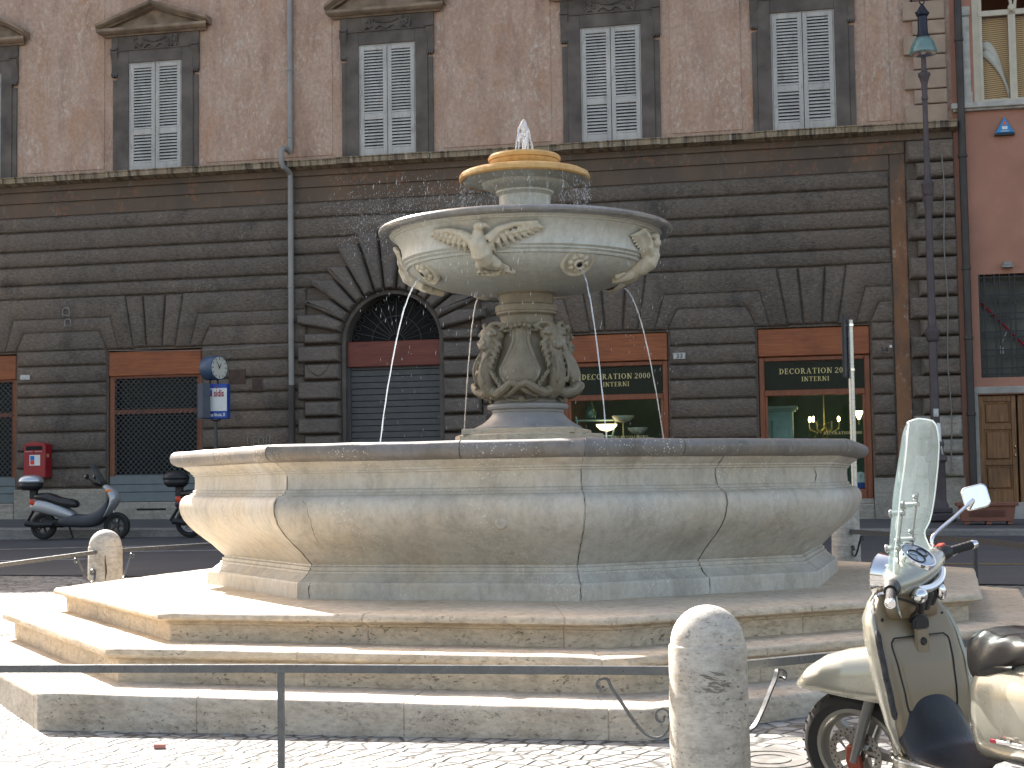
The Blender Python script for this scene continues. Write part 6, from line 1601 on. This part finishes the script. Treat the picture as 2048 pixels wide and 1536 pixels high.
# ---- handlebar group, turned with the wheel
hb = MB(); hb.X = ST; CZ = .968; CXh = -.315
rings = []
for y, cx, rz, rx, dz in ((-.215, -.01, .026, .030, .010), (-.20, -.01, .038, .042, .010), (-.15, -.005, .052, .055, .004), (-.09, .01, .064, .085, .0), (0, .02, .070, .100, 0), (.09, .01, .064, .085, 0), (.15, -.005, .052, .055, .004), (.20, -.01, .038, .042, .010), (.215, -.01, .026, .030, .010)):
    rings.append([(CXh+cx+rx*cos(a), y, CZ+dz+rz*sin(a)) for a in [2*pi*i/20 for i in range(20)]])
hb.loft(rings); hc = hb.build('handlebar_cover', M['cream_paint'], scn, sharp=0); subs(hc, 1)
TD = ST @ Matrix.Translation((CXh-.015, -.01, CZ+.052)) @ Matrix.Rotation(radians(-38), 4, 'Y')
b = MB(); b.X = TD; b.lathe([(0, .020), (.055, .022), (.066, .018), (.070, .006), (.072, -.03)], seg=40); b.add([], []); ds = b.build('dashboard', M['gauge'], hc)
for v in ds.data.vertices: pass
b = MB(); b.X = TD; b.lathe([(.064, .016), (.066, .026), (.072, .026), (.074, .016), (.074, -.02)], seg=40); b.build('dial_ring', M['chrome'], ds)
b = MB(); b.X = TD
for cy, r in ((.018, .036), (-.034, .022)): b.tube([(r*cos(a), cy+r*sin(a), .024) for a in [2*pi*i/24 for i in range(25)]], .003, 6)
for a in (.6, 2.2): b.tube([(0, .018, .026), (.028*cos(a), .018+.028*sin(a), .026)], .002, 4)
b.build('dials', M['black'], ds)
for s_ in (-1, 1): b = MB(); b.X = ST; b.tube([(CXh-.01, s_*.20, CZ+.010), (CXh-.02, s_*.235, CZ+.012), (CXh-.03, s_*.27, CZ+.010)], [.030, .032, .026], 14); b.build('switch_housing', M['black'], scn)
b = MB(); b.X = ST; b.box((CXh-.03, -.265, CZ+.034), (CXh+.0, -.225, CZ+.048), .004); b.build('red_switch', plain('red_button', (.42, .06, .04), .4), scn)
for s_ in (-1, 1):
    g_ = MB(); g_.X = ST; g_.tube([(CXh-.03-.05*t, s_*(.265+.115*t), CZ+.010-.006*t) for t in [i/12 for i in range(13)]], [.0165+.0018*(i % 2) for i in range(13)], 12); gp = g_.build('grip', M['rubber'], scn)
    e = MB(); e.X = ST; e.tube([(CXh-.08, s_*.380, CZ+.004), (CXh-.083, s_*.386, CZ+.004), (CXh-.094, s_*.402, CZ+.003)], [.018, .020, .014], 12); e.build('bar_end', M['chrome'], gp)
    l = MB(); l.X = ST; l.tube(sm([(CXh+.0, s_*.22, CZ-.005), (CXh+.05, s_*.235, CZ-.012), (CXh+.045, s_*.29, CZ-.025), (CXh+.01, s_*.355, CZ-.035), (CXh-.01, s_*.395, CZ-.03)]), .0075, 8, flat=(1, .7)); l.build('brake_lever', M['chrome'], scn)
    mcyl = MB(); mcyl.X = ST; mcyl.tube([(CXh+.03, s_*.16, CZ-.05), (CXh+.0, s_*.23, CZ-.045)], .022, 12); mcyl.build('lever_clamp', M['chrome'], scn)
b = MB(); b.X = ST
for i, (y, r) in enumerate(((.10, .024), (.03, .028), (-.05, .026))): b.tube([(CXh-.03, y, CZ-.035), (CXh-.055, y*.9, CZ-.075), (CXh-.03, y*.6, CZ-.13)], [r, r*.9, r*.6], 12)
for s_ in (-1, 1): b.tube(sm([(CXh, s_*.20, CZ-.03), (CXh-.05, s_*.12, CZ-.09), (CXh+.02, s_*.05, CZ-.16), (CXh+.05, 0, CZ-.2)]), .006, 6)
b.build('cables', M['black'], scn)
b = MB(); b.X = ST; b.tube(sm([(CXh-.065, .12, CZ-.03), (CXh-.08, .04, CZ-.045), (CXh-.08, -.05, CZ-.04), (CXh-.06, -.12, CZ-.02)]), .016, 10); b.ball((CXh-.075, -.045, CZ-.085), (.022, .022, .035)); b.ball((CXh-.07, .125, CZ-.05), (.03, .035, .03)); b.build('chrome_yoke', M['chrome'], scn)
# headlight in front of the cover
b = MB(); b.X = ST @ Matrix.Translation((CXh+.13, 0, CZ+.0)) @ Matrix.Rotation(radians(80), 4, 'Y'); b.lathe([(.02, -.10), (.055, -.085), (.078, -.04), (.084, 0), (.086, .012), (.078, .02)], seg=32); hl = b.build('headlight', M['chrome'], scn)
q = MB(); q.X = b.X; q.lathe([(.078, .016), (.05, .032), (0, .038)], seg=32); q.build('lens', M['glass'], hl)
# mirror on its stalk
SW = Matrix.LocRotScale(scn.location, scn.rotation_euler, scn.scale); SWi = SW.inverted()
mw = Vector((1.845, 6.10, 1.413)); mp = (ST.inverted() @ SWi) @ mw
b = MB(); b.X = ST; s0_ = Vector((CXh, -.215, CZ+.03)); s1_ = Vector((CXh, -.225, CZ+.085)); b.tube(sm([s0_, s1_, s1_.lerp(mp, .5), s1_.lerp(mp, .93)], 5), .0075, 10); b.tube([(CXh+.0, -.215, CZ+.02), (CXh+.0, -.215, CZ+.045)], .014, 10); b.build('mirror_stalk', M['chrome'], scn)
_n = (Vector((0, 0, 1.5))-mw).normalized()+Vector((-.10, 0, .10)); _q = _n.to_track_quat('Z', 'Y').to_matrix().to_4x4()
MX = SWi @ Matrix.Translation(mw) @ _q @ Matrix.Rotation(radians(14), 4, 'Z')
def rr_(hw, hh, r, z, n=6):
    P = []
    for cx, cy, a0 in ((hw-r, hh-r, 0), (-hw+r, hh-r, 90), (-hw+r, -hh+r, 180), (hw-r, -hh+r, 270)):
        for i in range(n+1): a = radians(a0+90*i/n); P.append((cx+r*cos(a), cy+r*sin(a), z))
    return P
b = MB(); b.X = MX; b.loft([rr_(.028, .026, .015, -.030), rr_(.042, .040, .020, -.022), rr_(.051, .048, .022, 0), rr_(.051, .048, .022, .006), rr_(.047, .044, .020, .007)], True); mi = b.build('mirror', M['chrome'], scn, sharp=0)
q = MB(); q.X = MX; q.add(rr_(.046, .043, .019, .0085), [tuple(range(28))]); q.build('mirror_glass', M['mirror'], mi)
# windscreen
ws = [(.80, .02, -.235), (.825, .10, -.235), (.87, .175, -.235), (.93, .205, -.235), (.98, .195, -.238), (1.03, .165, -.245), (1.075, .142, -.256), (1.10, .140, -.262), (1.13, .156, -.272), (1.20, .166, -.293), (1.30, .170, -.322), (1.38, .164, -.35), (1.46, .150, -.378), (1.53, .115, -.40), (1.556, .045, -.412)]
def ipc(tab, x):
    i = 0
    while i < len(tab)-2 and x > tab[i+1][0]: i += 1
    p = [tab[max(i-1, 0)], tab[i], tab[i+1], tab[min(i+2, len(tab)-1)]]; x1, x2 = p[1][0], p[2][0]; t = max(0, min(1, (x-x1)/(x2-x1))); o = []
    for k in range(1, len(tab[0])):
        m1 = (p[2][k]-p[0][k])/max(1e-6, p[2][0]-p[0][0])*(x2-x1); m2 = (p[3][k]-p[1][k])/max(1e-6, p[3][0]-p[1][0])*(x2-x1)
        o.append((2*t**3-3*t*t+1)*p[1][k]+(t**3-2*t*t+t)*m1+(-2*t**3+3*t*t)*p[2][k]+(t**3-t*t)*m2)
    return tuple(o)
def wsf(u, v, off=0.):
    z = .80+.756*v; w_, c = ipc(ws, z); s_ = (u-.5)*2; a = s_*1.05
    d = w_*.75
    return Vector((c+off-d*(1-cos(a))*1.25, w_*sin(a)/sin(1.05), z))
b = MB(); b.X = ST; b.grid(wsf, 26, 60); o = b.build('windscreen', M['screen'], scn, sharp=0, merge=False); solid(o, .003)
wsn = o
ed = [wsf(0, i/60) for i in range(61)]+[wsf(i/12, 1) for i in range(13)]+[wsf(1, 1-i/60) for i in range(61)]+[wsf(1-i/12, 0) for i in range(13)]
b = MB(); b.X = ST; b.tube(ed, .0028, 6); b.build('screen_edge', M['screenedge'], wsn, merge=False)
b = MB(); b.X = ST
for y in (-.055, .075):
    b.tube([(-.295, y*1.1, CZ+.02), (-.312, y, 1.10), (-.368, y, 1.27)], .0045, 8)
    for z in (1.09, 1.225):
        x_ = wsf(.5+y*2.9, (z-.80)/.756).x; xr = -.312-(z-1.10)*.33; b.tube([(xr-.01, y, z), (x_+.006, y, z)], .011, 10); b.ball((x_+.008, y, z), (.008, .016, .016)); b.ball((xr, y, z+.028), (.010, .010, .010))
b.build('screen_bracket', M['steel'], wsn)
# ------------------------------------------------------------------ scooters at the far kerb
def far_scooter(x, y, yaw, label, paint, dark, top, R=.26, full=True):
    z = terr(x, y)+.012; s = empty('parked_scooter', (x, y, z), (0, 0, yaw), label, 'scooter', 'scooters parked along the far kerb')
    RW = Matrix.Translation((-.72, 0, R)); FW = Matrix.Translation((.72, 0, R-.01))
    for X, nm, wd in ((RW, 'rear_wheel', .13), (FW, 'front_wheel', .11)):
        XW = X @ RY; t = MB(); t.X = XW; h = wd/2; r_ = R*.62
        t.lathe([(r_, -h*.6), ((R+r_)/2, -h), (R-.01, -h*.7), (R, 0), (R-.01, h*.7), ((R+r_)/2, h), (r_, h*.6)], seg=32); to = t.build(nm, M['rubber'], s)
        q = MB(); q.X = XW; q.lathe([(r_+.004, -h*.6), (r_-.02, -h*.3), (r_-.02, h*.3), (r_+.004, h*.6)], seg=32); q.lathe([(0, -.03), (.04, -.03), (.04, .04), (0, .04)], seg=14)
        for i in range(5): q.X = XW @ Matrix.Rotation(2*pi*i/5, 4, 'Z'); q.box((.03, -.014, -.02), (r_-.01, .014, .02))
        q.build('rim', M['steel'] if not full else M['darkpipe'], to)
    def side(pts, hw, mat, nm, n=3, pw=.75, par=None):
        """pts: list of (x, ztop, zbot, halfwidth)"""
        b = MB(); rings = []
        for (x_, zt, zb_, w_) in pts:
            ring = []
            for k in range(16):
                a = 2*pi*k/16; ca, sa = cos(a), sin(a)
                ring.append((x_, w_*abs(ca)**.6*(1 if ca > 0 else -1), (zt+zb_)/2+(zt-zb_)/2*abs(sa)**pw*(1 if sa > 0 else -1)))
            rings.append(ring)
        b.loft(rings); o = b.build(nm, mat, par or s, sharp=0); subs(o, 1); return o
    side([(-1.0, .60, .56, .03), (-.95, .70, .52, .09), (-.80, .76, .49, .14), (-.5, .70, .42, .17), (-.2, .56, .36, .17), (-.06, .47, .37, .12)], .1, paint, 'tail_panel')
    side([(-.45, .42, .24, .12), (-.15, .50, .22, .16), (.15, .42, .20, .17), (.40, .52, .24, .16), (.55, .70, .40, .14), (.60, .80, .62, .1)], .1, dark, 'floor_tunnel')
    side([(-.92, .80, .74, .05), (-.80, .86, .72, .13), (-.55, .86, .66, .15), (-.40, .76, .60, .15), (-.15, .75, .56, .14), (-.02, .68, .58, .08)], .1, M['seat'], 'seat')
    b = MB(); rings = []
    for (cx, zc, w_, d_) in ((.42, .30, .06, .03), (.50, .40, .12, .05), (.62, .55, .16, .07), (.70, .70, .17, .09), (.66, .82, .15, .09), (.54, .93, .11, .06), (.44, .99, .05, .03)):
        rings.append([(cx+d_*cos(a), w_*sin(a), zc+.03*cos(a)) for a in [2*pi*i/16 for i in range(16)]])
    b.loft(rings); fr_ = b.build('front_fairing', paint, s, sharp=0); subs(fr_, 1)
    MB().tube([(.72, .07, R), (.60, .07, .55)], .022, 8).build('fork', M['steel'], s)
    for s_ in (-1, 1):
        b = MB(); b.ball((.60, s_*.115, .87), (.06, .02, .035)); b.build('indicator', plain('orange_lens', (.75, .22, .02), .3), fr_)
        b = MB(); b.ball((-.90, s_*.10, .68), (.07, .025, .05), rot=Matrix.Rotation(.7, 3, 'Y')); b.build('tail_light', plain('red_orange_lens', (.60, .06, .02), .3), s)
    b = MB(); b.ball((.40, 0, 1.0), (.13, .10, .05)); b.tube([(.38, -.30, 1.02), (.40, -.12, 1.0), (.40, .12, 1.0), (.36, .32, 1.0)], .018, 8); b.build('handlebar', M['black'], s)
    for s_, dx in ((1, -.26), (-1, .04)):
        b = MB(); b.tube([(.36, s_*.22, 1.03), (.30+dx*.3, s_*.30, 1.10), (.30+dx*.6, s_*.34, 1.12)], .008, 6); b.ball((.28+dx*.6, s_*.34, 1.13), (.025, .06, .045)); m_ = b.build('mirror', M['black'], s)
        if s_ < 0 or True: q = MB(); q.ball((.262+dx*.6, s_*.34, 1.135), (.012, .05, .036)); q.build('mirror_glass', M['mirror'], m_)
    b = MB(); b.grid(lambda u, v: (.50-.20*v-.06*(2*u-1)**2, (.17-.06*v)*(2*u-1), 1.0+.36*v), 10, 8); o = b.build('windscreen', glassy('smoked_screen', (.62, .66, .68), .04, .12, (.25, .27, .28)), s); solid(o, .004)
    b = MB(); rings = []
    for z_, a_, c_ in ((.90, .14, .14), (.95, .20, .20), (1.04, .22, .215)): rings.append([(-.98+a_*cos(q)*1.05, c_*sin(q), z_) for q in [2*pi*i/20 for i in range(20)]])
    b.loft(rings); bx = b.build('top_box', M['black'], s, sharp=0)
    b = MB(); rings = []
    for z_, a_ in ((1.04, .222), (1.075, .225), (1.13, .20), (1.17, .14), (1.18, .05)): rings.append([(-.98+a_*cos(q)*1.05, a_*.98*sin(q), z_) for q in [2*pi*i/20 for i in range(20)]])
    b.loft(rings); b.build('box_lid', top, bx, sharp=0)
    b = MB(); b.box((-1.16, -.14, 1.02), (-1.05, .14, 1.065), .02); b.build('reflector', M['redink'], bx)
    b = MB(); b.box((-.98, -.05, .74), (-.86, .05, .91)); b.build('box_bracket', M['black'], s); b = MB(); b.tube([(-.45, -.16, .28), (-.75, -.18, .27), (-.98, -.18, .30)], [.04, .055, .055], 10); b.build('exhaust', M['black'], s); b = MB(); b.box((-.75, -.08, .22), (-.3, .08, .38), .03); b.build('engine', M['black'], s)
    b = MB(); b.tube([(-.28, .10, .26), (-.22, .16, .02), (-.30, .18, .01)], .015, 6); b.build('stand', M['black'], s); b = MB(); b.tube([(-.98, .08, .52), (-1.10, .09, .33), (-1.12, .09, .30)], .03, 6); b.build('mudguard', M['black'], s)
    return s
SY = -.20
far_scooter(-7.88, 27.78, -.2, 'silver scooter with top box parked at the far kerb under the red post box', plain('silver_paint', (.42, .43, .44), .3, .35, .02, 1), plain('dark_grey_plastic', (.055, .06, .07), .5), plain('silver_lid', (.55, .57, .60), .2, .6), .25)
far_scooter(-5.05, 27.15, -.12, 'scooter with black top box at the far kerb, mostly hidden by the fountain basin', plain('dark_purple_paint', (.05, .03, .06), .3, .3), M['black'], M['black'], .27, False)
